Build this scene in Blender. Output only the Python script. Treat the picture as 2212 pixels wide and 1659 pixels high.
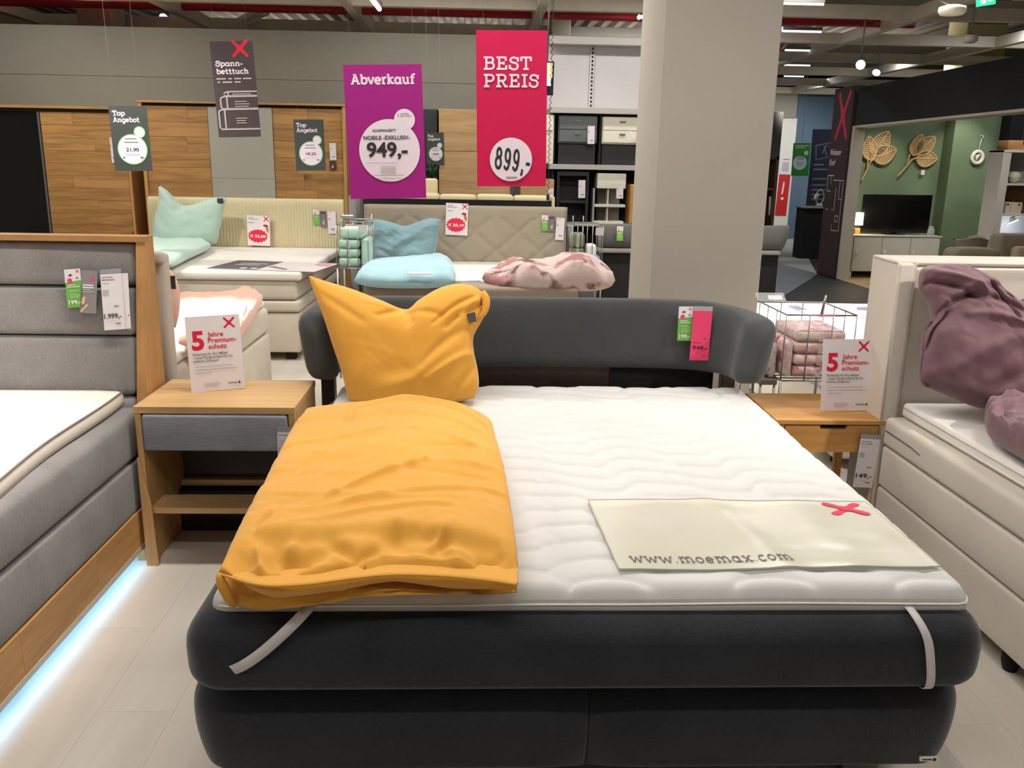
import bpy, bmesh, math, random
from mathutils import Vector, Matrix, noise as mnoise
import numpy as np

random.seed(4)
for o in list(bpy.data.objects):
    bpy.data.objects.remove(o)
SC = bpy.context.scene
COL = SC.collection

# ---------------------------------------------------------------- camera
F, CX, CY = 1872.8, 1106.0, 829.5            # focal length and centre in the 2212 x 1659 frame
PITCH, ROLL, YAW = (math.radians(a) for a in (14.196, 1.029, 2.284))
CAMH = 1.6
FW = Vector((math.sin(YAW) * math.cos(PITCH), math.cos(YAW) * math.cos(PITCH), -math.sin(PITCH)))
_rt = Vector((math.cos(YAW), -math.sin(YAW), 0))
_up = _rt.cross(FW)
RT = math.cos(ROLL) * _rt + math.sin(ROLL) * _up
UP = -math.sin(ROLL) * _rt + math.cos(ROLL) * _up
EYE = Vector((0, 0, CAMH))
cd = bpy.data.cameras.new('camera')
cam = bpy.data.objects.new('camera', cd)
COL.objects.link(cam)
cd.sensor_fit = 'HORIZONTAL'
cd.sensor_width = 36.0
cd.lens = 36.0 * F / 2212.0
cd.clip_start, cd.clip_end = 0.05, 200
M = Matrix((RT, UP, -FW)).transposed().to_4x4()
M.translation = EYE
cam.matrix_world = M
SC.camera = cam

# ---------------------------------------------------------------- world, exposure
SC.view_settings.view_transform = 'Standard'
SC.view_settings.look = 'None'
SC.view_settings.gamma = 1.0
SC.view_settings.use_curve_mapping = False
SC.view_settings.exposure = 0.35
SC.cycles.use_denoising = True
SC.cycles.max_bounces = 8
SC.cycles.diffuse_bounces = 4
SC.cycles.sample_clamp_indirect = 6.0
SC.cycles.caustics_reflective = False
SC.cycles.caustics_refractive = False
wd = bpy.data.worlds.new('store_ambient')
SC.world = wd
wd.use_nodes = True
wd.node_tree.nodes['Background'].inputs[0].default_value = (1.0, 0.965, 0.92, 1)
wd.node_tree.nodes['Background'].inputs[1].default_value = 0.11

# ---------------------------------------------------------------- lamps of the shop ceiling and added fill lamps
def area(loc, sx, sy, power, col=(1, 0.955, 0.90)):
    l = bpy.data.lights.new('ceiling_and_fill_light', 'AREA')
    l.shape = 'RECTANGLE'; l.size = sx; l.size_y = sy; l.energy = power; l.color = col
    o = bpy.data.objects.new('ceiling_and_fill_light', l); COL.objects.link(o); o.location = loc
    return o
def spot(loc, to, power, cone=50, blend=0.6, size=0.06, col=(1, 0.935, 0.85)):
    l = bpy.data.lights.new('ceiling_and_fill_spot', 'SPOT')
    l.energy = power; l.color = col; l.spot_size = math.radians(cone); l.spot_blend = blend
    l.shadow_soft_size = size
    o = bpy.data.objects.new('ceiling_and_fill_spot', l); COL.objects.link(o)
    o.location = loc
    o.rotation_euler = (Vector(to) - Vector(loc)).to_track_quat('-Z', 'Y').to_euler()
    return o
# continuous light lines hung under the beam grid
for yy in (0.5, 3.2, 6.2, 9.2):
    for xx in (-4.4, -0.4, 3.6 if yy < 6 else 2.3):
        area((xx, yy, 3.2 if yy < 8 else 3.45), 2.4, 0.12, 22 if yy < 1 else (30 if yy > 8 else 46))
for yy in (11.5, 15, 18.5):
    for xx in (2.6, 7.6):
        area((xx, yy, 3.45), 2.4, 0.12, 40, (0.90, 0.95, 1.0))
# added upward lamps that only brighten the roof sheet
for yy in (3.2, 7.5, 11.5, 15.5, 19.5):
    for xx in (-4.4, -0.4, 3.6, 7.6):
        area((xx, yy, 3.55), 2.4, 0.12, 27).rotation_euler = (math.pi, 0, 0)
spot((6.2, 17.5, 3.1), (6.6, 20.5, 1.6), 150, 70, 0.7, 0.08, (1, 0.95, 0.88))  # added fill spot that brightens the far white wall
# track spots
spot((0.7, 4.3, 3.15), (0.35, 2.6, 0.62), 64, 70, 0.9, 0.10)           # display bed, from behind
spot((1.6, 1.2, 3.15), (0.5, 3.4, 0.8), 50, 60, 0.9, 0.08)
spot((-1.0, 1.6, 3.15), (-2.3, 2.6, 0.6), 330, 50, 0.8, 0.06)            # oak bed
spot((-2.6, 3.6, 3.15), (-1.78, 4.75, 0.72), 1700, 25, 0.7, 0.05)         # peach duvet, burnt out
spot((2.6, 3.6, 3.15), (2.35, 5.4, 0.62), 1500, 38, 0.7, 0.05)            # white bed behind
spot((3.4, 1.5, 3.15), (2.3, 3.1, 0.8), 240, 46, 0.7, 0.05)              # cream bed
spot((-3.2, 6.2, 3.15), (-2.2, 8.2, 0.75), 150, 60, 0.9, 0.06)           # beige bed
spot((-1.3, 5.6, 3.15), (-0.5, 6.7, 0.75), 110, 50, 0.9, 0.06)           # taupe bed
spot((-4.6, 7.0, 3.15), (-4.0, 9.9, 1.3), 45, 60, 0.9, 0.08)
spot((-2.2, 7.0, 3.15), (-2.2, 9.9, 1.6), 20, 60, 0.9, 0.08)
spot((1.3, 7.6, 3.15), (1.3, 9.8, 1.4), 40, 55, 0.5, 0.05)               # shelf wall
# ---------------------------------------------------------------- helpers: pixels of the photograph to points of the room
def ray(px, py):
    return FW + RT * ((px - CX) / F) - UP * ((py - CY) / F)
def aty(px, py, Y):
    d = ray(px, py); return EYE + d * (Y / d.y)
def atz(px, py, z):
    d = ray(px, py); return EYE + d * ((z - CAMH) / d.z)
def atx(px, py, X):
    d = ray(px, py); return EYE + d * (X / d.x)
def onplane(px, py, p0, n):
    d = ray(px, py); return EYE + d * ((Vector(p0) - EYE).dot(n) / d.dot(n))

# ---------------------------------------------------------------- helpers: materials
def lin(c):
    if isinstance(c, str):
        c = tuple(int(c[i:i + 2], 16) for i in (0, 2, 4))
    return tuple((v / 255 / 12.92) if v / 255 <= 0.04045 else ((v / 255 + 0.055) / 1.055) ** 2.4 for v in c) + (1,)
MATS = {}
def newmat(name):
    m = bpy.data.materials.new(name); m.use_nodes = True
    nt = m.node_tree
    return m, nt, nt.nodes['Principled BSDF'], nt.nodes, nt.links
def N(nodes, kind, **kw):
    n = nodes.new(kind)
    for k, v in kw.items():
        setattr(n, k, v)
    return n
def mat(name, col, rough=0.6, var=0.0, vscale=6.0, bump=0.0, bscale=300.0, metal=0.0, sheen=0.0, rand=0.0, emit=0.0, spec=0.4, alpha=1.0, trans=0.0, ecol=None):
    """plain procedural surface: colour with a little noise, fine relief, optional per-object shade"""
    if name in MATS:
        return MATS[name]
    m, nt, b, nodes, L = newmat(name)
    c = lin(col)
    b.inputs['Roughness'].default_value = rough
    b.inputs['Metallic'].default_value = metal
    b.inputs['Specular IOR Level'].default_value = spec
    b.inputs['Alpha'].default_value = alpha
    b.inputs['Transmission Weight'].default_value = trans
    if sheen:
        b.inputs['Sheen Weight'].default_value = sheen
        b.inputs['Sheen Roughness'].default_value = 0.5
    tc = N(nodes, 'ShaderNodeTexCoord')
    if var or rand:
        nz = N(nodes, 'ShaderNodeTexNoise'); nz.inputs['Scale'].default_value = vscale; nz.inputs['Detail'].default_value = 5
        L.new(tc.outputs['Object'], nz.inputs['Vector'])
        mp = N(nodes, 'ShaderNodeMapRange')
        mp.inputs['From Min'].default_value = 0.3; mp.inputs['From Max'].default_value = 0.7
        mp.inputs['To Min'].default_value = 1 - var; mp.inputs['To Max'].default_value = 1 + var
        L.new(nz.outputs['Fac'], mp.inputs['Value'])
        hs = N(nodes, 'ShaderNodeHueSaturation'); hs.inputs['Color'].default_value = c
        if rand:
            oi = N(nodes, 'ShaderNodeObjectInfo')
            mr = N(nodes, 'ShaderNodeMapRange'); mr.inputs['To Min'].default_value = 1 - rand; mr.inputs['To Max'].default_value = 1 + rand
            L.new(oi.outputs['Random'], mr.inputs['Value'])
            mu = N(nodes, 'ShaderNodeMath', operation='MULTIPLY')
            L.new(mp.outputs[0], mu.inputs[0]); L.new(mr.outputs[0], mu.inputs[1])
            L.new(mu.outputs[0], hs.inputs['Value'])
        else:
            L.new(mp.outputs[0], hs.inputs['Value'])
        L.new(hs.outputs[0], b.inputs['Base Color'])
    else:
        b.inputs['Base Color'].default_value = c
    if bump:
        n2 = N(nodes, 'ShaderNodeTexNoise'); n2.inputs['Scale'].default_value = bscale; n2.inputs['Detail'].default_value = 3
        L.new(tc.outputs['Object'], n2.inputs['Vector'])
        bp = N(nodes, 'ShaderNodeBump'); bp.inputs['Strength'].default_value = bump; bp.inputs['Distance'].default_value = 0.004
        L.new(n2.outputs['Fac'], bp.inputs['Height']); L.new(bp.outputs[0], b.inputs['Normal'])
    if emit:
        b.inputs['Emission Color'].default_value = lin(ecol or col); b.inputs['Emission Strength'].default_value = emit
    MATS[name] = m
    return m
def wood(name, light, dark, axis=0, scale=1.0, rough=0.5, rand=0.10, knots=0.0):
    """oak-like grain running along the given axis"""
    if name in MATS:
        return MATS[name]
    m, nt, b, nodes, L = newmat(name)
    tc = N(nodes, 'ShaderNodeTexCoord'); mp = N(nodes, 'ShaderNodeMapping')
    oi = N(nodes, 'ShaderNodeObjectInfo')
    add = N(nodes, 'ShaderNodeVectorMath', operation='ADD')
    sc = [14 * scale] * 3; sc[axis] = 1.1 * scale
    mp.inputs['Scale'].default_value = sc
    sep = N(nodes, 'ShaderNodeMath', operation='MULTIPLY'); sep.inputs[1].default_value = 37.0
    L.new(oi.outputs['Random'], sep.inputs[0])
    L.new(tc.outputs['Object'], add.inputs[0]); L.new(sep.outputs[0], add.inputs[1]); L.new(add.outputs[0], mp.inputs['Vector'])
    n1 = N(nodes, 'ShaderNodeTexNoise'); n1.inputs['Scale'].default_value = 1.0; n1.inputs['Detail'].default_value = 6; n1.inputs['Roughness'].default_value = 0.65
    n1.inputs['Distortion'].default_value = 0.6
    L.new(mp.outputs[0], n1.inputs['Vector'])
    n2 = N(nodes, 'ShaderNodeTexNoise'); n2.inputs['Scale'].default_value = 4.0; n2.inputs['Detail'].default_value = 4
    L.new(mp.outputs[0], n2.inputs['Vector'])
    mx = N(nodes, 'ShaderNodeMath', operation='MULTIPLY_ADD'); mx.inputs[1].default_value = 0.35
    L.new(n2.outputs['Fac'], mx.inputs[0]); L.new(n1.outputs['Fac'], mx.inputs[2])
    cr = N(nodes, 'ShaderNodeValToRGB')
    cr.color_ramp.elements[0].position = 0.42; cr.color_ramp.elements[0].color = lin(dark)
    cr.color_ramp.elements[1].position = 0.78; cr.color_ramp.elements[1].color = lin(light)
    L.new(mx.outputs[0], cr.inputs['Fac'])
    last = cr.outputs[0]
    if knots:
        vo = N(nodes, 'ShaderNodeTexVoronoi'); vo.inputs['Scale'].default_value = 2.4
        mk = N(nodes, 'ShaderNodeMapping'); s2 = [1.0] * 3; s2[axis] = 0.45; mk.inputs['Scale'].default_value = s2
        L.new(add.outputs[0], mk.inputs['Vector']); L.new(mk.outputs[0], vo.inputs['Vector'])
        kr = N(nodes, 'ShaderNodeMapRange'); kr.inputs['From Min'].default_value = 0.02; kr.inputs['From Max'].default_value = 0.14
        kr.inputs['To Min'].default_value = knots; kr.inputs['To Max'].default_value = 0.0
        L.new(vo.outputs['Distance'], kr.inputs['Value'])
        mk2 = N(nodes, 'ShaderNodeMix', data_type='RGBA')
        mk2.inputs[7].default_value = lin([v * 0.45 for v in (tuple(int(dark[i:i + 2], 16) for i in (0, 2, 4)))])
        L.new(kr.outputs[0], mk2.inputs[0]); L.new(last, mk2.inputs[6]); last = mk2.outputs[2]
    hs = N(nodes, 'ShaderNodeHueSaturation')
    mr = N(nodes, 'ShaderNodeMapRange'); mr.inputs['To Min'].default_value = 1 - rand; mr.inputs['To Max'].default_value = 1 + rand
    L.new(oi.outputs['Random'], mr.inputs['Value']); L.new(mr.outputs[0], hs.inputs['Value']); L.new(last, hs.inputs['Color'])
    L.new(hs.outputs[0], b.inputs['Base Color'])
    b.inputs['Roughness'].default_value = rough
    bp = N(nodes, 'ShaderNodeBump'); bp.inputs['Strength'].default_value = 0.12; bp.inputs['Distance'].default_value = 0.002
    L.new(mx.outputs[0], bp.inputs['Height']); L.new(bp.outputs[0], b.inputs['Normal'])
    MATS[name] = m
    return m
def fabric(name, col, weave=900.0, var=0.10, rough=0.9, sheen=0.25, streak=None, bump=0.35):
    """woven cloth: fine crossing threads in colour and relief"""
    if name in MATS:
        return MATS[name]
    m, nt, b, nodes, L = newmat(name)
    tc = N(nodes, 'ShaderNodeTexCoord'); mp = N(nodes, 'ShaderNodeMapping')
    sc = [weave] * 3
    if streak is not None:
        sc = [weave * 0.6] * 3; sc[streak] = weave * 0.04
    mp.inputs['Scale'].default_value = sc
    L.new(tc.outputs['Object'], mp.inputs['Vector'])
    n1 = N(nodes, 'ShaderNodeTexNoise'); n1.inputs['Scale'].default_value = 1.0; n1.inputs['Detail'].default_value = 2
    L.new(mp.outputs[0], n1.inputs['Vector'])
    n0 = N(nodes, 'ShaderNodeTexNoise'); n0.inputs['Scale'].default_value = 5.0; n0.inputs['Detail'].default_value = 4
    L.new(tc.outputs['Object'], n0.inputs['Vector'])
    ad = N(nodes, 'ShaderNodeMath', operation='ADD'); L.new(n1.outputs['Fac'], ad.inputs[0]); L.new(n0.outputs['Fac'], ad.inputs[1])
    mr = N(nodes, 'ShaderNodeMapRange'); mr.inputs['From Min'].default_value = 0.6; mr.inputs['From Max'].default_value = 1.4
    mr.inputs['To Min'].default_value = 1 - 1.6 * var; mr.inputs['To Max'].default_value = 1 + 1.6 * var
    L.new(ad.outputs[0], mr.inputs['Value'])
    hs = N(nodes, 'ShaderNodeHueSaturation'); hs.inputs['Color'].default_value = lin(col)
    L.new(mr.outputs[0], hs.inputs['Value']); L.new(hs.outputs[0], b.inputs['Base Color'])
    b.inputs['Roughness'].default_value = rough; b.inputs['Specular IOR Level'].default_value = 0.2
    b.inputs['Sheen Weight'].default_value = sheen; b.inputs['Sheen Roughness'].default_value = 0.4
    bp = N(nodes, 'ShaderNodeBump'); bp.inputs['Strength'].default_value = bump; bp.inputs['Distance'].default_value = 0.0015
    L.new(n1.outputs['Fac'], bp.inputs['Height']); L.new(bp.outputs[0], b.inputs['Normal'])
    MATS[name] = m
    return m
def blotch(name, base, c1, c2, scale, t1=0.56, t2=0.62, rough=0.85):
    """printed cloth: soft blotches of two colours on a ground"""
    if name in MATS:
        return MATS[name]
    m, nt, b, nodes, L = newmat(name)
    tc = N(nodes, 'ShaderNodeTexCoord'); last = None
    col = N(nodes, 'ShaderNodeRGB'); col.outputs[0].default_value = lin(base); last = col.outputs[0]
    for k, (c, t) in enumerate(((c1, t1), (c2, t2))):
        nz = N(nodes, 'ShaderNodeTexNoise'); nz.inputs['Scale'].default_value = scale * (1 + 0.7 * k); nz.inputs['Detail'].default_value = 3
        ma = N(nodes, 'ShaderNodeMapping'); ma.inputs['Location'].default_value = (3.1 * k + 1, 5.7 * k, 1.3 * k)
        L.new(tc.outputs['Object'], ma.inputs['Vector']); L.new(ma.outputs[0], nz.inputs['Vector'])
        mr = N(nodes, 'ShaderNodeMapRange'); mr.inputs['From Min'].default_value = t - 0.04; mr.inputs['From Max'].default_value = t + 0.05
        L.new(nz.outputs['Fac'], mr.inputs['Value'])
        mx = N(nodes, 'ShaderNodeMix', data_type='RGBA'); mx.inputs[7].default_value = lin(c)
        L.new(mr.outputs[0], mx.inputs[0]); L.new(last, mx.inputs[6]); last = mx.outputs[2]
    L.new(last, b.inputs['Base Color']); b.inputs['Roughness'].default_value = rough; b.inputs['Specular IOR Level'].default_value = 0.2
    MATS[name] = m
    return m
def glass(name, col=(240, 245, 245), rough=0.05, mix=0.75):
    """thin clear plastic or glass: mostly see-through with a sheen"""
    if name in MATS:
        return MATS[name]
    m, nt, b, nodes, L = newmat(name)
    tr = N(nodes, 'ShaderNodeBsdfTransparent'); ms = N(nodes, 'ShaderNodeMixShader')
    b.inputs['Base Color'].default_value = lin(col); b.inputs['Roughness'].default_value = rough
    ms.inputs[0].default_value = mix
    L.new(b.outputs[0], ms.inputs[1]); L.new(tr.outputs[0], ms.inputs[2]); L.new(ms.outputs[0], nodes['Material Output'].inputs[0])
    MATS[name] = m
    return m

# ---------------------------------------------------------------- helpers: objects
def thing(name, label, cat, loc=(0, 0, 0), group=None):
    o = bpy.data.objects.new(name, None); COL.objects.link(o)
    o.location = loc; o.empty_display_size = 0.1
    o['label'] = label; o['category'] = cat
    if group: o['group'] = group
    return o
def tag(o, label, cat, group=None):
    o['label'] = label; o['category'] = cat
    if group: o['group'] = group
    return o
def structure(o, label=None):
    o['kind'] = 'structure'
    if label: o['label'] = label
    return o
def world_of(p):
    w = Matrix.LocRotScale(p.location, p.rotation_euler, p.scale)
    return w if p.parent is None else world_of(p.parent) @ p.matrix_parent_inverse @ w
def attach(o, parent):
    if parent is not None:
        o.parent = parent
        o.matrix_parent_inverse = world_of(parent).inverted()
    return o
def mesh(name, verts, faces, m=None, parent=None, smooth=False, local=False):
    me = bpy.data.meshes.new(name)
    me.from_pydata([tuple(v) for v in verts], [], faces)
    me.validate(); me.update()
    if m is not None: me.materials.append(m)
    if smooth:
        me.polygons.foreach_set('use_smooth', [True] * len(me.polygons))
    o = bpy.data.objects.new(name, me); COL.objects.link(o)
    if parent is not None:
        if local: o.parent = parent
        else: attach(o, parent)
    return o
def lab(o, text):
    o['label'] = text; return o
class G:
    """collects shapes into one mesh"""
    def __init__(s): s.v, s.f = [], []
    def add(s, v, f):
        k = len(s.v); s.v += [tuple(p) for p in v]; s.f += [[i + k for i in q] for q in f]; return s
    def box(s, x0, x1, y0, y1, z0, z1):
        return s.add(*boxvf(x0, x1, y0, y1, z0, z1))
    def tube(s, pts, r, n=8, closed=False):
        return s.add(*tubevf(pts, r, n, closed))
    def build(s, name, m, parent=None, smooth=False, local=False):
        return mesh(name, s.v, s.f, m, parent, smooth, local)
def boxvf(x0, x1, y0, y1, z0, z1):
    v = [(x, y, z) for x in (x0, x1) for y in (y0, y1) for z in (z0, z1)]
    f = [[0, 1, 3, 2], [4, 6, 7, 5], [0, 4, 5, 1], [2, 3, 7, 6], [0, 2, 6, 4], [1, 5, 7, 3]]
    return v, f
def rboxvf(x0, x1, y0, y1, z0, z1, r, arc=3, mid=1, bulge=(0, 0, 0)):
    c = Vector(((x0 + x1) / 2, (y0 + y1) / 2, (z0 + z1) / 2)); h = [(x1 - x0) / 2, (y1 - y0) / 2, (z1 - z0) / 2]
    r = min(r, min(h) * 0.999)
    ax = []
    for k in range(3):
        t = [-h[k] + r * (1 - math.cos(a * math.pi / 2 / arc)) * 1.0 for a in range(arc)] if False else [-h[k] + r * a / arc for a in range(arc)]
        inner = [-h[k] + r + (2 * h[k] - 2 * r) * a / mid for a in range(mid + 1)]
        ax.append(t + inner + [-q for q in reversed(t)])
    idx, V, Fa = {}, [], []
    def pt(p):
        key = tuple(round(q, 6) for q in p)
        if key in idx: return idx[key]
        q = [max(-(h[k] - r), min(h[k] - r, p[k])) for k in range(3)]
        d = Vector([p[k] - q[k] for k in range(3)])
        if d.length > 1e-9:
            d = d.normalized() * r
        w = Vector(q) + d
        u = [p[k] / h[k] for k in range(3)]
        for k in range(3):
            if bulge[k]:
                a, b = (k + 1) % 3, (k + 2) % 3
                w[k] += bulge[k] * u[k] * (1 - u[a] ** 2) * (1 - u[b] ** 2)
        V.append(w + c); idx[key] = len(V) - 1
        return len(V) - 1
    for k in range(3):
        a, b = (k + 1) % 3, (k + 2) % 3
        for s in (-1, 1):
            for i in range(len(ax[a]) - 1):
                for j in range(len(ax[b]) - 1):
                    q = []
                    for (ii, jj) in ((i, j), (i + 1, j), (i + 1, j + 1), (i, j + 1)):
                        p = [0, 0, 0]; p[k] = s * h[k]; p[a] = ax[a][ii]; p[b] = ax[b][jj]; q.append(pt(p))
                    Fa.append(q if s > 0 else q[::-1])
    return V, Fa
def rbox(name, x0, x1, y0, y1, z0, z1, r, m, parent=None, arc=3, mid=1, bulge=(0, 0, 0), smooth=True):
    v, f = rboxvf(min(x0, x1), max(x0, x1), min(y0, y1), max(y0, y1), min(z0, z1), max(z0, z1), r, arc, mid, bulge)
    o = mesh(name, v, f, m, parent, smooth)
    return o
def softblock(x0, x1, y0, y1, z0, z1, rt, rb, R, taper=0.0, bulge=0.0, nc=8, ns=14):
    """upholstered block: plan corners of radius R, top edge radius rt, bottom edge radius rb, narrowing below by taper"""
    prof = []
    for k in range(9):
        a = math.pi / 2 * k / 8; prof.append((rb * (1 - math.sin(a)) + taper, z0 + rb * (1 - math.cos(a))))
    zm0, zm1 = z0 + rb, z1 - rt
    for k in range(1, 8):
        z = zm0 + (zm1 - zm0) * k / 8; q = max(0.0, 1 - (z - z0) / ((z1 - z0) * 0.6)); prof.append((taper * q * q, z))
    for k in range(9):
        a = math.pi / 2 * k / 8; prof.append((rt * (1 - math.cos(a)), zm1 + rt * math.sin(a)))
    prof = [(d if z > z0 + rb else d - taper + taper * max(0.0, 1 - (z - z0) / ((z1 - z0) * 0.6)) ** 2, z) for d, z in prof]
    V, Fa = [], []
    for d, z in prof:
        a0, a1, b0, b1, r = x0 + d, x1 - d, y0 + d, y1 - d, max(0.012, R - d); ring = []
        for (cx, cy, st, en) in (((a0 + r), (b0 + r), math.pi, 1.5 * math.pi), ((a1 - r), (b0 + r), 1.5 * math.pi, 2 * math.pi), ((a1 - r), (b1 - r), 0, .5 * math.pi), ((a0 + r), (b1 - r), .5 * math.pi, math.pi)):
            ring += [(cx + r * math.cos(st + (en - st) * k / nc), cy + r * math.sin(st + (en - st) * k / nc)) for k in range(nc + 1)]
        full = []
        for k, p in enumerate(ring):
            full.append(p); q = ring[(k + 1) % len(ring)]
            if (k + 1) % (nc + 1) == 0:
                full += [(p[0] + (q[0] - p[0]) * t / ns, p[1] + (q[1] - p[1]) * t / ns) for t in range(1, ns)]
        zz = (z - z0) / (z1 - z0) * 2 - 1
        for (x, y) in full:
            ux = (x - (x0 + x1) / 2) / ((x1 - x0) / 2)
            V.append(Vector((x, y - (bulge * (1 - ux ** 4) * (1 - zz * zz) if y < y0 + 0.15 else 0), z)))
    n = len(full)
    for j in range(len(prof) - 1):
        for k in range(n): Fa.append([j * n + k, j * n + (k + 1) % n, (j + 1) * n + (k + 1) % n, (j + 1) * n + k])
    Fa.append(list(range(n))[::-1]); Fa.append([(len(prof) - 1) * n + k for k in range(n)])
    return V, Fa
def box(name, x0, x1, y0, y1, z0, z1, m, parent=None, bev=0.003):
    if bev:
        return rbox(name, x0, x1, y0, y1, z0, z1, bev, m, parent, 1, 1, smooth=False)
    v, f = boxvf(min(x0, x1), max(x0, x1), min(y0, y1), max(y0, y1), min(z0, z1), max(z0, z1))
    return mesh(name, v, f, m, parent)
def tubevf(pts, r, n=8, closed=False):
    pts = [Vector(p) for p in pts]; V, Fa = [], []
    m = len(pts); up0 = None
    for i, p in enumerate(pts):
        a = pts[(i - 1) % m] if (closed or i > 0) else p
        b = pts[(i + 1) % m] if (closed or i < m - 1) else p
        t = (b - a).normalized()
        if up0 is None:
            up0 = t.orthogonal().normalized()
        up0 = (up0 - t * up0.dot(t))
        if up0.length < 1e-6: up0 = t.orthogonal()
        up0.normalize(); s = t.cross(up0)
        rr = r[i] if isinstance(r, (list, tuple)) else r
        for k in range(n):
            an = 2 * math.pi * k / n
            V.append(p + (up0 * math.cos(an) + s * math.sin(an)) * rr)
    for i in range(m if closed else m - 1):
        for k in range(n):
            j = (i + 1) % m
            Fa.append([i * n + k, i * n + (k + 1) % n, j * n + (k + 1) % n, j * n + k])
    if not closed:
        Fa.append(list(range(n))[::-1]); Fa.append([(m - 1) * n + k for k in range(n)])
    return V, Fa
def tube(name, pts, r, m, parent=None, n=8, closed=False, local=False):
    v, f = tubevf(pts, r, n, closed)
    return mesh(name, v, f, m, parent, True, local)
def lathe(name, prof, loc, m, parent=None, n=20):
    """profile of (radius, height) turned round a vertical axis"""
    V, Fa = [], []
    for (r, z) in prof:
        for k in range(n):
            a = 2 * math.pi * k / n
            V.append((loc[0] + r * math.cos(a), loc[1] + r * math.sin(a), loc[2] + z))
    for i in range(len(prof) - 1):
        for k in range(n):
            Fa.append([i * n + k, i * n + (k + 1) % n, (i + 1) * n + (k + 1) % n, (i + 1) * n + k])
    Fa.append(list(range(n))[::-1]); Fa.append([(len(prof) - 1) * n + k for k in range(n)])
    return mesh(name, V, Fa, m, parent, True)
def fbm(x, y, z=0.0, o=4):
    return mnoise.fractal(Vector((x, y, z)), 1.0, 2.0, o)
def curve(pts, n):
    """n points evenly along a smooth curve through the given points"""
    P = [Vector(p) for p in pts]; out = []
    if len(P) == 2:
        return [P[0].lerp(P[1], i / (n - 1)) for i in range(n)]
    Q = [P[0] * 2 - P[1]] + P + [P[-1] * 2 - P[-2]]
    dense = []
    for i in range(1, len(Q) - 2):
        for k in range(12):
            t = k / 12
            a, b, c, d = Q[i - 1], Q[i], Q[i + 1], Q[i + 2]
            dense.append(0.5 * ((2 * b) + (c - a) * t + (2 * a - 5 * b + 4 * c - d) * t * t + (3 * b - a - 3 * c + d) * t ** 3))
    dense.append(P[-1])
    L = [0]
    for i in range(1, len(dense)): L.append(L[-1] + (dense[i] - dense[i - 1]).length)
    j = 0
    for i in range(n):
        s = L[-1] * i / (n - 1)
        while j < len(L) - 2 and L[j + 1] < s: j += 1
        t = (s - L[j]) / max(1e-9, L[j + 1] - L[j])
        out.append(dense[j].lerp(dense[j + 1], min(1, max(0, t))))
    return out
def coons(bottom, right, top, left, n):
    """surface patch between four sides; bottom and top run left to right, left and right run bottom to top"""
    b, r, t, l = curve(bottom, n), curve(right, n), curve(top, n), curve(left, n)
    P = []
    for j in range(n):
        v = j / (n - 1); row = []
        for i in range(n):
            u = i / (n - 1)
            p = (1 - v) * b[i] + v * t[i] + (1 - u) * l[j] + u * r[j] - ((1 - u) * (1 - v) * b[0] + u * (1 - v) * b[-1] + (1 - u) * v * t[0] + u * v * t[-1])
            row.append(p)
        P.append(row)
    return P
def ridges(lst):
    """creases: (u0, v0, u1, v1, width, height)"""
    def fn(u, v):
        s = 0
        for (a, b, c, d, w, h) in lst:
            dx, dy = c - a, d - b; L2 = dx * dx + dy * dy
            t = ((u - a) * dx + (v - b) * dy) / L2; tt = max(0, min(1, t))
            q = math.hypot(u - a - tt * dx, v - b - tt * dy)
            s += h * math.exp(-(q / w) ** 2) * (0.35 + 0.65 * math.sin(math.pi * min(1, max(0, tt * 0.8 + 0.1))))
        return s
    return fn
def cushion(name, sides, nrm, thick, m, parent=None, n=44, wr=None, back=1.0, power=0.5, seed=0, rough=0.012, scale=4.0, minb=0.0, backfn=None):
    """two cloth faces joined along the outline; thick is the half depth in front, back scales the rear half"""
    nrm = Vector(nrm).normalized(); P = coons(*sides, n)
    V, Fa = [], []
    for j in range(n):
        for i in range(n):
            u, v = i / (n - 1), j / (n - 1)
            e = max(0, 1 - (2 * u - 1) ** 4) * max(0, 1 - (2 * v - 1) ** 4)
            e = e ** power
            w = rough * fbm(u * scale + seed, v * scale, seed) + (wr(u, v) if wr else 0)
            V.append(P[j][i] + nrm * (thick * e + w * min(1, e * 2)))
    for j in range(n):
        for i in range(n):
            u, v = i / (n - 1), j / (n - 1)
            e = (max(0, 1 - (2 * u - 1) ** 4) * max(0, 1 - (2 * v - 1) ** 4)) ** power
            V.append(P[j][i] - nrm * (thick * back * e * (backfn(u, v) if backfn else 1) + minb))
    for j in range(n - 1):
        for i in range(n - 1):
            a = j * n + i
            Fa.append([a, a + 1, a + n + 1, a + n])
            b = a + n * n
            Fa.append([b, b + n, b + n + 1, b + 1])
    k = n * n
    for i in range(n - 1):
        Fa.append([i, i + k, i + 1 + k, i + 1]); t = (n - 1) * n
        Fa.append([t + i, t + i + 1, t + i + 1 + k, t + i + k])
        Fa.append([i * n, (i + 1) * n, (i + 1) * n + k, i * n + k]); q = n - 1
        Fa.append([i * n + q, i * n + q + k, (i + 1) * n + q + k, (i + 1) * n + q])
    o = mesh(name, V, Fa, m, parent, True)
    bm = bmesh.new(); bm.from_mesh(o.data); bmesh.ops.remove_doubles(bm, verts=bm.verts, dist=1e-5)
    bmesh.ops.recalc_face_normals(bm, faces=bm.faces); bm.to_mesh(o.data); bm.free()
    o.data.polygons.foreach_set('use_smooth', [True] * len(o.data.polygons))
    return o

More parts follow.
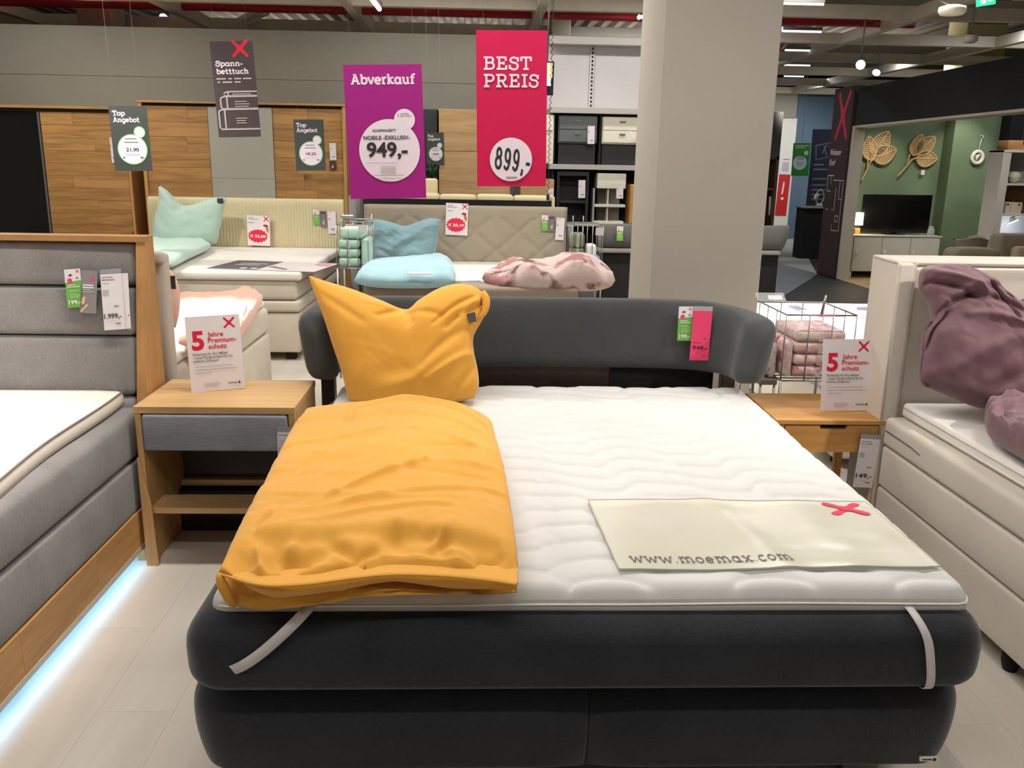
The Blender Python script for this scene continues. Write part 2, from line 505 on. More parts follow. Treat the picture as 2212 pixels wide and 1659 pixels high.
# ---------------------------------------------------------------- helpers: lettering and printed cards
def arc(cx, cy, rx, ry, a0, a1, n=14):
    return [(cx + rx * math.cos(math.radians(a0 + (a1 - a0) * i / n)), cy + ry * math.sin(math.radians(a0 + (a1 - a0) * i / n))) for i in range(n + 1)]
def _n(x): return [[(x, 0), (x, .7)], arc(x + .22, .42, .22, .25, 180, 0), [(x + .44, .44), (x + .44, 0)]]
def sf(a, b, y): return [(a, y, 's'), (b, y, 's')]
SLAB = {
 'A': (.98, [[(.14, 0), (.47, 1)], [(.47, 1), (.82, 0)], [(.27, .33), (.70, .33)], sf(0, .30, .05), sf(.66, .98, .05), sf(.26, .5, .95)]),
 'B': (.86, [[(.2, 0), (.2, 1)], [(0, .94), (.5, .94)], [(.2, .53), (.5, .53)], [(0, .06), (.52, .06)], arc(.5, .735, .2, .205, 90, -90), arc(.52, .295, .24, .235, 90, -90)]),
 'E': (.84, [[(.2, 0), (.2, 1)], [(0, .94), (.72, .94)], [(.2, .5), (.52, .5)], [(0, .06), (.76, .06)], [(.69, .95), (.69, .68)], [(.73, .05), (.73, .34)], [(.54, .38), (.54, .62)]]),
 'I': (.5, [[(.24, 0), (.24, 1)], [(.02, .94), (.46, .94)], [(.02, .06), (.46, .06)]]),
 'P': (.84, [[(.2, 0), (.2, 1)], [(0, .94), (.5, .94)], [(.2, .46), (.5, .46)], arc(.5, .70, .25, .24, 90, -90), [(0, .06), (.42, .06)]]),
 'R': (.92, [[(.2, 0), (.2, 1)], [(0, .94), (.5, .94)], [(.2, .48), (.5, .48)], arc(.5, .71, .23, .23, 90, -90), [(0, .06), (.4, .06)], [(.46, .48), (.72, .06)], [(.64, .06), (.9, .06)]]),
 'S': (.76, [arc(.36, .74, .26, .20, 25, 270), arc(.36, .28, .29, .26, 90, -155), [(.66, .62), (.66, .96)], [(.05, .06), (.05, .38)]]),
 'T': (.86, [[(.41, 0), (.41, 1)], [(0, .94), (.82, .94)], [(.05, .95), (.05, .66)], [(.77, .95), (.77, .66)], [(.2, .06), (.62, .06)]]),
 'a': (.84, [arc(.36, .35, .27, .30, 0, 360, 22), [(.63, 0), (.63, .7)], sf(.63, .82, .05)]),
 'b': (.82, [[(.2, 0), (.2, 1)], sf(.03, .2, .95), arc(.46, .35, .27, .30, 0, 360, 22)]),
 'c': (.68, [arc(.36, .35, .28, .30, 45, 318, 20)]),
 'e': (.74, [arc(.36, .35, .28, .30, 0, 318, 20), [(.08, .36), (.64, .36)]]),
 'f': (.58, [[(.25, 0), (.25, .76)], arc(.46, .76, .21, .2, 180, 60), sf(.05, .5, .65), sf(.06, .46, .05)]),
 'g': (.80, [arc(.36, .35, .27, .30, 0, 360, 22), [(.63, .7), (.63, -.06)], arc(.37, -.06, .26, .2, 0, -150)]),
 'h': (.86, _n(.2)[1:] + [[(.2, 0), (.2, 1)], sf(.04, .2, .95), sf(.04, .36, .05), sf(.5, .8, .05)]),
 'k': (.82, [[(.2, 0), (.2, 1)], [(.2, .3), (.58, .68)], [(.32, .40), (.64, .03)], sf(.04, .2, .95), sf(.46, .74, .65), sf(.48, .82, .05), sf(.04, .36, .05)]),
 'm': (1.28, _n(.2) + [arc(.86, .42, .22, .25, 180, 0), [(1.08, .44), (1.08, 0)], sf(.04, .2, .65), sf(.04, .36, .05), sf(.5, .78, .05), sf(.94, 1.24, .05)]),
 'n': (.86, _n(.2) + [sf(.04, .2, .65), sf(.04, .36, .05), sf(.5, .8, .05)]),
 'o': (.74, [arc(.36, .35, .28, .30, 0, 360, 22)]),
 'p': (.82, [[(.2, -.28), (.2, .7)], sf(.04, .2, .65), sf(.05, .38, -.25), arc(.46, .35, .27, .30, 0, 360, 22)]),
 'r': (.60, [[(.2, 0), (.2, .7)], arc(.44, .38, .23, .28, 180, 60), sf(.04, .2, .65), sf(.04, .42, .05)]),
 't': (.60, [[(.25, .95), (.25, .2)], arc(.43, .2, .18, .16, 180, 320), sf(.03, .54, .65)]),
 'u': (.86, [[(.18, .7), (.18, .3)], arc(.40, .3, .22, .26, 180, 360), [(.62, .7), (.62, 0)], sf(.02, .18, .65), sf(.46, .62, .65), sf(.62, .8, .05)]),
 'v': (.78, [[(.1, .68), (.38, 0)], [(.38, 0), (.66, .68)], sf(-.02, .26, .65), sf(.5, .78, .65)]),
 'w': (1.12, [[(.1, .68), (.32, 0)], [(.32, 0), (.54, .62)], [(.54, .62), (.78, 0)], [(.78, 0), (1.0, .68)], sf(-.02, .26, .65), sf(.86, 1.12, .65)]),
 'x': (.80, [[(.12, .68), (.66, .02)], [(.66, .68), (.12, .02)], sf(0, .28, .65), sf(.5, .78, .65), sf(0, .28, .05), sf(.5, .8, .05)]),
 '.': (.32, [[(.14, .0), (.14, .12)]]), '-': (.5, [[(.05, .36), (.42, .36)]]), ' ': (.4, []),
 '8': (.66, [arc(.36, .74, .18, .22, 0, 360, 20), arc(.32, .27, .23, .27, 0, 360, 20)]),
 '9': (.66, [arc(.36, .66, .2, .3, 0, 360, 20), [(.56, .66), (.52, .3), (.42, .06), (.28, -.02), (.14, .06), (.1, .16)]]),
 ',': (.3, [[(.16, .08), (.15, -.08), (.06, -.24)]]),
}
def strokes(txt, h, sw, serif=0.75, xs=1.0, slant=0.0, track=0.06, glyphs=SLAB):
    """flat letter shapes of height h and stroke width sw (both in metres); returns verts (x, z), faces, width"""
    V, Fa, x = [], [], 0.0
    for ch in txt:
        w, sl = glyphs[ch]
        for ly, st in enumerate(sl):
            s = sw * (serif if len(st[0]) > 2 else 1)
            P = [((x + p[0] * xs + slant * p[1]) * h, p[1] * h) for p in st]
            cl = len(P) > 6 and math.dist(P[0], P[-1]) < 1e-6
            k0 = len(V); m = len(P)
            for i, p in enumerate(P):
                a = P[i - 1] if i > 0 else (P[-2] if cl else p); b = P[i + 1] if i < m - 1 else (P[1] if cl else p)
                dx, dz = b[0] - a[0], b[1] - a[1]; l = math.hypot(dx, dz) or 1
                nx, nz = -dz / l * s / 2, dx / l * s / 2
                V += [(p[0] + nx, p[1] + nz, ly), (p[0] - nx, p[1] - nz, ly)]
            for i in range(m - 1):
                Fa.append([k0 + 2 * i, k0 + 2 * i + 1, k0 + 2 * i + 3, k0 + 2 * i + 2])
        x += w * xs + track
    return V, Fa, x * h
INK = mat('print_dark', (45, 42, 48), 0.6)
class Card:
    """flat printed board; corners TL, TR, BL are points of the room; local x to the right, z up, front towards -y"""
    def __init__(s, name, label, cat, TL, TR, BL, m, thick=0.003, group=None, part_of=None):
        TL, TR, BL = Vector(TL), Vector(TR), Vector(BL)
        ex = (TR - TL); s.W = ex.length; ex.normalize(); ez = TL - BL; ez -= ex * ez.dot(ex); s.H = ez.length; ez.normalize()
        n = ex.cross(ez)
        v, f = boxvf(0, s.W, 0, thick, 0, s.H)
        s.o = mesh(name, v, f, m)
        mw = Matrix((ex, -n, ez)).transposed().to_4x4(); mw.translation = BL
        s.o.matrix_world = mw; s.n = 1
        if part_of is None: tag(s.o, label, cat, group)
        else: attach_mw(s.o, part_of, mw); s.o['label'] = label
        s.t = thick
    def put(s, V2, Fa, m, name):
        y = -0.0004 * s.n; s.n += 1
        s.n += int(max([q[2] for q in V2 if len(q) > 2] or [0]) / 2)
        return mesh(name, [(q[0], y - (0.0002 * q[2] if len(q) > 2 else 0), q[1]) for q in V2], Fa, m, s.o, local=True)
    def rect(s, x0, z0, x1, z1, m, name='print_block'):
        W, H = s.W, s.H
        return s.put([(x0 * W, z0 * H), (x1 * W, z0 * H), (x1 * W, z1 * H), (x0 * W, z1 * H)], [[0, 1, 2, 3]], m, name)
    def bars(s, rows, m, name='small_print', hh=0.006):
        V, Fa = [], []
        for (x0, x1, z) in rows:
            k = len(V); W, H = s.W, s.H
            V += [(x0 * W, z * H - hh * H), (x1 * W, z * H - hh * H), (x1 * W, z * H + hh * H), (x0 * W, z * H + hh * H)]; Fa.append([k, k + 1, k + 2, k + 3])
        o = s.put(V, Fa, m, name); o['kind'] = 'stuff'
        return o
    def blob(s, discs, m, name='price_bubble'):
        V, Fa = [], []
        for ly, (cx, cz, r) in enumerate(discs):
            k = len(V); n = 48
            V += [(cx * s.W + r * s.W * math.cos(2 * math.pi * i / n), cz * s.H + r * s.W * math.sin(2 * math.pi * i / n), ly) for i in range(n)]
            Fa.append(list(range(k, k + n)))
        return s.put(V, Fa, m, name)
    def poly(s, pts, m, name):
        return s.put([(x * s.W, z * s.H) for x, z in pts], [list(range(len(pts)))], m, name)
    def slab(s, txt, x, z, h, m, sw=0.17, width=None, **kw):
        V, Fa, w = strokes(txt, h * s.H, sw * h * s.H, **kw)
        k = (width * s.W / w) if width else 1
        return s.put([(x * s.W + q[0] * k, z * s.H + q[1], q[2]) for q in V], Fa, m, 'lettering')
    def line(s, paths, sw, m, name):
        V, Fa = [], []
        for ly, P in enumerate(paths):
            k0 = len(V)
            P = [(a * s.W, b * s.H) for a, b in P]
            for i, p in enumerate(P):
                a = P[max(0, i - 1)]; b = P[min(len(P) - 1, i + 1)]
                dx, dz = b[0] - a[0], b[1] - a[1]; l = math.hypot(dx, dz) or 1
                q = sw[i] if isinstance(sw, (list, tuple)) else sw
                V += [(p[0] - dz / l * q / 2, p[1] + dx / l * q / 2, ly), (p[0] + dz / l * q / 2, p[1] - dx / l * q / 2, ly)]
            for i in range(len(P) - 1): Fa.append([k0 + 2 * i, k0 + 2 * i + 1, k0 + 2 * i + 3, k0 + 2 * i + 2])
        return s.put(V, Fa, m, name)
    def cross(s, cx, cz, w, m, h=None):
        """the shop's mark: two crossed strokes with rounded ends and a fat middle"""
        h = h or w * s.W / s.H
        sz = w * s.W
        ws = [sz * q for q in (.12, .20, .19, .18, .24, .36, .24, .18, .19, .20, .12)]
        P1 = [(cx - w / 2 + w * i / 10, cz + h / 2 - h * i / 10) for i in range(11)]
        P2 = [(cx - w / 2 + w * i / 10, cz - h / 2 + h * i / 10) for i in range(11)]
        return s.line([P1, P2], ws, m, 'logo_cross')
    def text(s, txt, x, z, h, m, bold=0.0, width=None, align='LEFT'):
        V, Fa = textvf(txt, bold)
        xs = [a for a, b in V]; x0, x1 = min(xs), max(xs)
        k = h * s.H / 0.72
        kx = (width * s.W / (x1 - x0)) if width else k
        sh = {'LEFT': -x0, 'CENTER': -(x0 + x1) / 2, 'RIGHT': -x1}[align]
        return s.put([(x * s.W + (a + sh) * kx, z * s.H + b * k) for a, b in V], Fa, m, 'lettering')
def attach_mw(o, parent, mw):
    o.parent = parent
    o.matrix_parent_inverse = world_of(parent).inverted()
    o.matrix_basis = mw
_TC = {}
def textvf(txt, bold=0.0):
    if (txt, bold) in _TC: return _TC[(txt, bold)]
    cu = bpy.data.curves.new('t', 'FONT'); cu.body = txt; cu.size = 1.0; cu.offset = bold; cu.resolution_u = 3
    ob = bpy.data.objects.new('t', cu); COL.objects.link(ob)
    dg = bpy.context.evaluated_depsgraph_get()
    me = bpy.data.meshes.new_from_object(ob.evaluated_get(dg))
    V = [(v.co.x, v.co.y) for v in me.vertices]; Fa = [list(p.vertices) for p in me.polygons]
    bpy.data.objects.remove(ob); bpy.data.curves.remove(cu); bpy.data.meshes.remove(me)
    _TC[(txt, bold)] = (V, Fa)
    return V, Fa
# ================================================================ the setting
m_floor = wood('floor_vinyl', 'd8d0c5', 'd0c7ba', axis=1, scale=0.7, rough=0.45, rand=0.025)
m_sub = mat('floor_base', (192, 184, 172), 0.7, 0.05)
m_grey_floor = mat('floor_grey', (118, 120, 122), 0.6, 0.04)
m_dark_floor = mat('floor_dark', (52, 54, 55), 0.6, 0.05)
m_path = mat('floor_path', (165, 165, 160), 0.6, 0.04)
m_lam = wood('laminate', 'b59a74', '9a7d58', axis=0, scale=1.0, rough=0.5)
m_wall = mat('wall_paint', (146, 143, 132), 0.85, 0.03, 2.0)
m_pillar = mat('pillar_paint', (178, 172, 161), 0.85, 0.025, 2.0)
m_black = mat('black_board', (22, 21, 21), 0.8, 0.05)
m_beam = mat('beam_paint', (204, 196, 180), 0.7, 0.05)
m_deck = mat('roof_deck', (112, 104, 92), 0.7, 0.08, metal=0.0)
m_red = mat('pipe_red', (170, 24, 36), 0.5)
m_conc = mat('concrete', (160, 152, 132), 0.9, 0.06)
m_green = mat('wall_green', (112, 130, 98), 0.85, 0.03)
m_blue = mat('wall_blue', (96, 116, 136), 0.85, 0.03)
m_white = mat('white_paint', (225, 222, 214), 0.7, 0.02)
m_steel = mat('steel', (165, 165, 165), 0.3, metal=0.9)
m_wire = mat('wire_zinc', (150, 150, 148), 0.35, metal=0.7)
m_oak = wood('oak', 'c3925a', '9a6c38', axis=0, scale=1.0, knots=0.6, rand=0.09)
m_oakv = wood('oak_upright', 'c3945a', 'a5763f', axis=2, scale=1.0, rand=0.05)
m_oaky = wood('oak_along', 'c3945a', 'a5763f', axis=1, scale=1.0, rand=0.05)
m_oakw = wood('oak_wild', 'b4864a', '80572a', axis=0, scale=1.0, knots=0.8, rand=0.10)
m_clear = glass('clear_plastic', (225, 228, 230), 0.08, 0.72)

fl = structure(box('floor', -9, 3.2, -2.5, 16, -0.06, -0.004, m_sub, bev=0))
# vinyl planks, each its own board, laid lengthwise
PW, PL = 0.225, 1.30
_pl = boxvf(0.0003, PW - 0.0003, 0.0003, PL - 0.0003, -0.004, 0.0)
pm = bpy.data.meshes.new('plank'); pm.from_pydata(*[_pl[0], [], _pl[1]]); pm.materials.append(m_floor)
cnt = 0
for i in range(-12, 14):
    for j in range(0, 9):
        x, y = i * PW, 1.2 + j * PL - ((i * 0.37) % 1.0) * PL
        # boards that lie wholly under the beds are not seen
        if (-0.6 < x < 0.95 and y > 1.9 and y + PL < 3.9) or (x < -1.75 and y < 3.2 and y + PL < 5.0) or (x > 1.95 and y + PL < 5): continue
        o = bpy.data.objects.new('plank', pm); COL.objects.link(o); o.location = (x, y, 0); o.parent = fl; cnt += 1
def flat(name, pts, z, m, lb=None):
    o = mesh(name, [(p[0], p[1], z) for p in pts] + [(p[0], p[1], z - 0.05) for p in pts],
             [list(range(len(pts)))] + [[i, i + len(pts), (i + 1) % len(pts) + len(pts), (i + 1) % len(pts)] for i in range(len(pts))], m)
    return structure(o, lb)
flat('floor_aisle', [(3.2, -2.5), (14, -2.5), (14, 26), (-9, 26), (-9, 16), (3.2, 16)], -0.008, m_dark_floor, 'dark grey floor of the side aisle')
flat('floor_aisle_grey', [(2.4, 9.2), (3.0, 9.4), (5.38, 13.6), (5.25, 15.2), (2.4, 13.2)], 0.002, m_grey_floor, 'mid grey wedge of the aisle floor')
flat('floor_aisle_path', [(2.4, 13.2), (5.25, 15.0), (5.39, 13.7), (6.6, 17.5), (8.2, 22), (2.4, 22)], 0.0, m_path, 'pale grey aisle floor in front of the blue wall')
flat('floor_living', [(5.46, 6.5), (11, 6.5), (11, 14), (5.46, 14)], 0.004, m_lam, 'wood laminate floor of the furnished corner')

# back wall of the bedroom department, its slight step standing in for a band of light and shade
w = structure(box('wall_back', -9, 0.74, 10.6, 10.8, 0, 2.50, m_wall, bev=0), 'warm grey partition wall behind the wardrobes')
box('upper_shade_step', -9, 0.74, 10.592, 10.8, 2.50, 3.03, m_wall, w, bev=0.004)
w2 = structure(box('wall_fitting', 0.74, 1.95, 10.25, 10.4, 0, 3.0, mat('panel_grey', (150, 149, 150), 0.6, 0.02), bev=0), 'grey white shop fitting wall above the shelves')
wf = structure(box('wall_far', -9, 16, 25.8, 26, 0, 5, mat('far_wall', (70, 68, 66), 0.9, 0.05), bev=0), 'dark far wall of the store')
structure(box('wall_west', -9.2, -9, -2.5, 26, 0, 5, m_wall, bev=0), 'grey side wall of the store')
structure(box('wall_east', 14, 14.2, -2.5, 26, 0, 5, mat('far_wall'  , (70, 68, 66), 0.9), bev=0), 'dark side wall of the store')

# square pillar behind the display bed
p = structure(rbox('pillar', 0.955, 1.57, 4.8, 5.5, 0, 4.6, 0.006, m_pillar, arc=1), 'square beige grey concrete pillar behind the display bed')
structure(box('pillar_far', aty(165, 30, 11.6).x, aty(236, 30, 11.6).x, 11.6, 12.1, 0, 4.6, m_conc, bev=0.01), 'beige concrete column above the back wall at the far end')
structure(box('pillar_rear', aty(1192, 30, 11.8).x, aty(1234, 30, 11.8).x, 11.8, 12.3, 0, 4.6, m_conc, bev=0.01), 'beige concrete column behind the shelf wall')
structure(box('pillar_side', aty(2085, 100, 14.5).x, aty(2172, 100, 14.5).x, 14.5, 15.1, 0, 4.6, mat('concrete_yellow', (176, 164, 122), 0.9, 0.06), bev=0.01), 'yellowish concrete column behind the black fascia')

# roof: trapezoid sheet on steel, a grid of painted beams below it
V, Fa = [], []
xs = [-9.0]
while xs[-1] < 16:
    xs += [xs[-1] + 0.10, xs[-1] + 0.14, xs[-1] + 0.24, xs[-1] + 0.28]
prof = [(x, 4.42 if (i % 4) in (0, 1) else 4.53) for i, x in enumerate(xs)]
for (x, z) in prof:
    V += [(x, -2.5, z), (x, 26, z)]
for i in range(len(prof) - 1):
    Fa.append([2 * i, 2 * i + 1, 2 * i + 3, 2 * i + 2])
ce = structure(mesh('ceiling', V, Fa, m_deck), 'ribbed metal roof sheet high above the shop')
for k, x in enumerate((-7.9, -5.75, -3.6, -1.48, 0.66, 2.80, 4.92, 7.05, 9.2, 11.3)):
    box('beam', x - 0.055, x + 0.055, -2, 25.5, 3.26, 3.40, m_beam, ce, bev=0.006)
for k, y in enumerate((10.35, 12.4, 14.4, 16.4, 18.4, 20.4, 22.4, 24.4)):
    box('cross_beam', -9, 14, y - 0.05, y + 0.05, 3.265, 3.405, m_beam, ce, bev=0.006)
for y in (11.2,):
    tube('red_pipe', [(-9, y, 3.35), (5.3, y, 3.35)], 0.045, m_red, ce)
tube('red_pipe', [(1.5, 13, 3.9), (1.9, 8, 3.9)], 0.035, m_red, ce)
tube('red_pipe', [(5.9, 18, 3.9), (3.6, 8, 3.9)], 0.035, m_red, ce)
tube('red_pipe', [(-4.0, 16, 3.6), (-4.5, 10.9, 3.6)], 0.06, m_red, ce)
for x in (-6, -2.4, 1.6, 5.6, 9.4):
    box('purlin', x - 0.08, x + 0.08, -2.5, 26, 4.15, 4.42, m_deck, ce, bev=0.01)
for y in (6, 10, 14, 18, 22):
    box('truss', -9, 14, y - 0.1, y + 0.1, 3.85, 4.15, m_deck, ce, bev=0.01)
tube('drain_pipe', [(-3.6, 13.5, 3.45), (-2.6, 11.3, 3.35)], 0.07, m_white, ce)

# light fixtures that are in view
m_lampon = mat('lamp_glow', (255, 244, 226), 0.4, emit=14)
m_lampcool = mat('tube_glow', (235, 242, 255), 0.4, emit=1.6)
m_fix = mat('fixture_grey', (120, 118, 112), 0.5, metal=0.3)
def track_spot(px, py, Y, label, aim=(0, -0.5, -1), on=True):
    c = aty(px, py, Y); a = Vector(aim).normalized()
    t = thing('track_spotlight', label, 'spotlight', c, 'track spotlights under the beams')
    tube('housing', [c - a * 0.16, c - a * 0.01], [0.035, 0.055], m_fix, t, 12)
    tube('lens', [c - a * 0.01, c + a * 0.006], 0.05, m_lampon if on else m_fix, t, 12)
    tube('bracket', [c - a * 0.10, Vector((c.x, c.y, 3.27))], 0.008, m_fix, t, 6)
    return t
track_spot(1859, 140, 10.35, 'brighter round spotlight above the blue wall, shining at the viewer', (-0.3, -0.8, -0.25))
track_spot(1893, 157, 12.4, 'small spotlight right of the brightest one, tilted down', (-0.5, -0.5, -0.8))
track_spot(353, 38, 12.4, 'tiny lit spotlight above the back wall by the red pipe', (0.0, -0.8, -0.6))
for k, (a, b, Y, lb) in enumerate((((800, -6), (820, 20), 9.6, 'bright tube light at the upper picture edge above the purple sign'),
                                   ((1380, 38), (1398, 30), 11.0, 'short lit tube light partly behind the pillar'))):
    p0, p1 = aty(a[0], a[1], Y - 0.3), aty(b[0], b[1], Y)
    t = thing('tube_light', lb, 'ceiling light', p0, 'tube lights under the roof')
    d = (p1 - p0).normalized()
    tube('tube', [p0, p1], 0.022, mat('tube_warm', (255, 246, 232), 0.4, emit=9), t, 8)
    tube('tray', [p0 + Vector((0, 0, 0.045)), p1 + Vector((0, 0, 0.045))], 0.035, m_fix, t, 6)
    tube('hanger', [p0 + Vector((0, 0, 0.05)), (p0.x, p0.y, 4.46)], 0.008, m_fix, t, 6)
for k, (px, py, Y, L) in enumerate(((1722, 8, 9.4, .55), (1732, 68, 11.5, .5), (1728, 109, 13.5, .45), (1722, 141, 15.6, .45), (1715, 165, 18, .4))):
    c = aty(px, py, Y)
    t = thing('tube_light', 'thin pale tube light right of the pillar, %s of the receding row' % ('nearest', 'second nearest', 'third nearest', 'fourth nearest', 'farthest')[k], 'ceiling light', c, 'row of tube lights right of the pillar')
    tube('tube', [c - Vector((L / 2, 0, 0)), c + Vector((L / 2, 0, 0))], 0.012, m_lampcool, t, 6)
    box('tray', c.x - L / 2, c.x + L / 2, c.y - 0.03, c.y + 0.03, c.z + 0.012, c.z + 0.05, m_fix, t, bev=0)
# smoke detector, small detector, exit sign
c = aty(2057, 22, 6.2)
t = thing('smoke_detector', 'large flat white disc detector under the roof', 'detector', c)
lathe('body', [(0.05, 0.03), (0.085, 0.02), (0.09, -0.005), (0.075, -0.028), (0.03, -0.034)], c, mat('plastic_white', (214, 208, 190), 0.5), t)
tube('cable', [c + Vector((-0.02, 0, 0.03)), c + Vector((-0.10, 0, 0.06)), c + Vector((-0.06, 0.1, 0.5)), (c.x, c.y + .2, 4.4)], 0.006, m_fix, t, 6)
c = aty(2096, 84, 9.5)
t = thing('smoke_detector', 'small white cylinder detector below the yellowish column', 'detector', c)
lathe('body', [(0.04, 0.04), (0.07, 0.035), (0.075, -0.02), (0.05, -0.04)], c, MATS['plastic_white'], t)
tube('stem', [c, (c.x, c.y, 3.9)], 0.01, m_fix, t, 6)
c = Card('exit_sign', 'green lit exit sign cut by the upper picture edge', 'sign', aty(2113, -24, 7), aty(2151, -30, 7), aty(2113, 14, 7), mat('exit_green', (40, 190, 130), 0.5, emit=1.2), 0.03)
c.rect(.12, .12, .45, .3, mat('exit_white', (235, 255, 245), 0.5, emit=1.5), 'pictogram'); c.poly([(.55, .2), (.85, .2), (.85, .45), (.55, .45)], MATS['exit_white'], 'pictogram')
tube('hanger', [(c.W / 2, 0.015, c.H), (c.W / 2, 0.015, c.H + 0.9)], 0.006, m_fix, c.o, 6, local=True)
# ================================================================ the charcoal display bed
f_char = fabric('charcoal_velour', (44, 46, 50), 260, 0.22, 0.95, 0.40, bump=0.8)
f_char2 = fabric('charcoal_woven', (70, 72, 73), 420, 0.12, 0.95, 0.30, bump=0.5)
m_dkwood = wood('dark_wood', '3a2c22', '261b14', axis=0, rough=0.5)
m_top = fabric('topper_cover', (208, 207, 205), 500, 0.02, 0.9, 0.1, bump=0.15)
m_band = fabric('topper_band', (200, 196, 186), 420, 0.06, 0.9, 0.1, bump=0.6)
m_elastic = mat('elastic', (205, 200, 198), 0.7, 0.03)
X0, X1, Y0, Y1, ZT = -0.625, 1.215, 1.88, 3.86, 0.62
bed = thing('boxspring_bed', 'charcoal upholstered box spring bed with curved low headboard in the middle', 'bed', (0.28, 2.9, 0))
mesh('mattress', *softblock(-0.695, 1.247, 1.805, 3.88, 0.376, 0.567, 0.085, 0.05, 0.10, 0.006, 0.010), f_char, bed, True)
def half_box(sx):
    v, f = softblock(-0.712, 1.248, 1.862, 3.88, 0.108, 0.374, 0.095, 0.022, 0.11, 0.030, 0.016)
    bm = bmesh.new(); vs = [bm.verts.new(p) for p in v]
    for q in f: bm.faces.new([vs[i] for i in q])
    cut = 0.2775
    r = bmesh.ops.bisect_plane(bm, geom=bm.verts[:] + bm.edges[:] + bm.faces[:], plane_co=(cut + sx * 0.0012, 0, 0), plane_no=(-sx, 0, 0), clear_outer=True)
    bmesh.ops.holes_fill(bm, edges=[e for e in bm.edges if e.is_boundary])
    for q in bm.verts:      # soft seam towards the other half
        d = abs(q.co.x - cut); q.co.y += 0.012 * math.exp(-(d / 0.012) ** 2) if q.co.y < 2 else 0
    me = bpy.data.meshes.new('base_box'); bm.to_mesh(me); bm.free(); me.materials.append(f_char)
    me.polygons.foreach_set('use_smooth', [True] * len(me.polygons))
    o = bpy.data.objects.new('base_box', me); COL.objects.link(o); attach(o, bed)
half_box(-1); half_box(1)
for (x, y) in ((-0.50, 2.05), (1.05, 2.05), (0.28, 2.5), (-0.50, 3.7), (1.05, 3.7)):
    box('leg', x - 0.05, x + 0.05, y - 0.05, y + 0.05, 0, 0.110, m_steel if y < 2.2 else m_dkwood, bed)
lb_ = rbox('brand_label', 1.125, 1.170, 1.856, 1.862, 0.152, 0.164, 0.001, m_white, bed, 1)
lab(lb_, 'small white sewn brand label on the lower corner')
g = G(); g.box(1.130, 1.155, 1.8552, 1.856, 0.1565, 0.1595).box(1.158, 1.166, 1.8552, 1.856, 0.154, 0.162)
g.build('label_print', INK, lb_)
# headboard: a cushion swept along a shallow U, the wings turning forward and outward
path = curve([(-0.675, 3.61, 0), (-0.69, 3.73, 0), (-0.665, 3.85, 0), (-0.58, 3.94, 0), (-0.42, 3.985, 0), (-0.1, 3.995, 0), (0.28, 4.0, 0), (0.65, 3.995, 0), (0.87, 3.985, 0), (1.03, 3.95, 0), (1.145, 3.87, 0), (1.20, 3.75, 0), (1.205, 3.60, 0)], 64)
V, Fa = [], []; nseg = 22
for i, p in enumerate(path):
    a, b = path[max(0, i - 1)], path[min(63, i + 1)]
    t = (b - a).normalized(); nrm = Vector((t.y, -t.x, 0))
    s = i / 63; e = min(s, 1 - s)
    cap = min(1.0, math.sqrt(max(0.02, 1 - (1 - min(1, e / 0.035)) ** 2)))
    wing = max(0, 1 - e / 0.17)
    hz, th = (0.160 - 0.018 * wing) * (0.55 + 0.45 * cap), (0.062 + 0.014 * wing) * cap
    zc = 0.842 - 0.022 * wing
    lean = 0.10
    for k in range(nseg):
        an = 2 * math.pi * k / nseg
        cu, su = math.cos(an), math.sin(an)
        q = 0.62
        dx = th * math.copysign(abs(cu) ** q, cu); dz = hz * math.copysign(abs(su) ** 0.42, su)
        pos = p + nrm * dx
        out = Vector((0, 0.0, 0)) + (nrm * (-dz * (lean + 0.06 * wing)))
        V.append((pos.x + out.x, pos.y + out.y, zc + dz))
for i in range(63):
    for k in range(nseg):
        Fa.append([i * nseg + k, (i + 1) * nseg + k, (i + 1) * nseg + (k + 1) % nseg, i * nseg + (k + 1) % nseg])
Fa.append(list(range(nseg))); Fa.append([63 * nseg + k for k in range(nseg)][::-1])
hb = mesh('headboard', V, Fa, f_char2, bed, True)
bm = bmesh.new(); bm.from_mesh(hb.data); bmesh.ops.recalc_face_normals(bm, faces=bm.faces); bm.to_mesh(hb.data); bm.free()
hb.data.polygons.foreach_set('use_smooth', [True] * len(hb.data.polygons))
box('headboard_panel', -0.62, 0.62, 3.985, 4.02, 0.25, 0.72, m_dkwood, bed)
box('headboard_panel', 0.62, 1.12, 3.985, 4.02, 0.25, 0.72, m_black, bed)
for x in (-0.70, 1.18):
    box('headboard_leg', x - 0.03, x + 0.03, 3.93, 4.0, 0.0, 0.74, m_dkwood, bed)

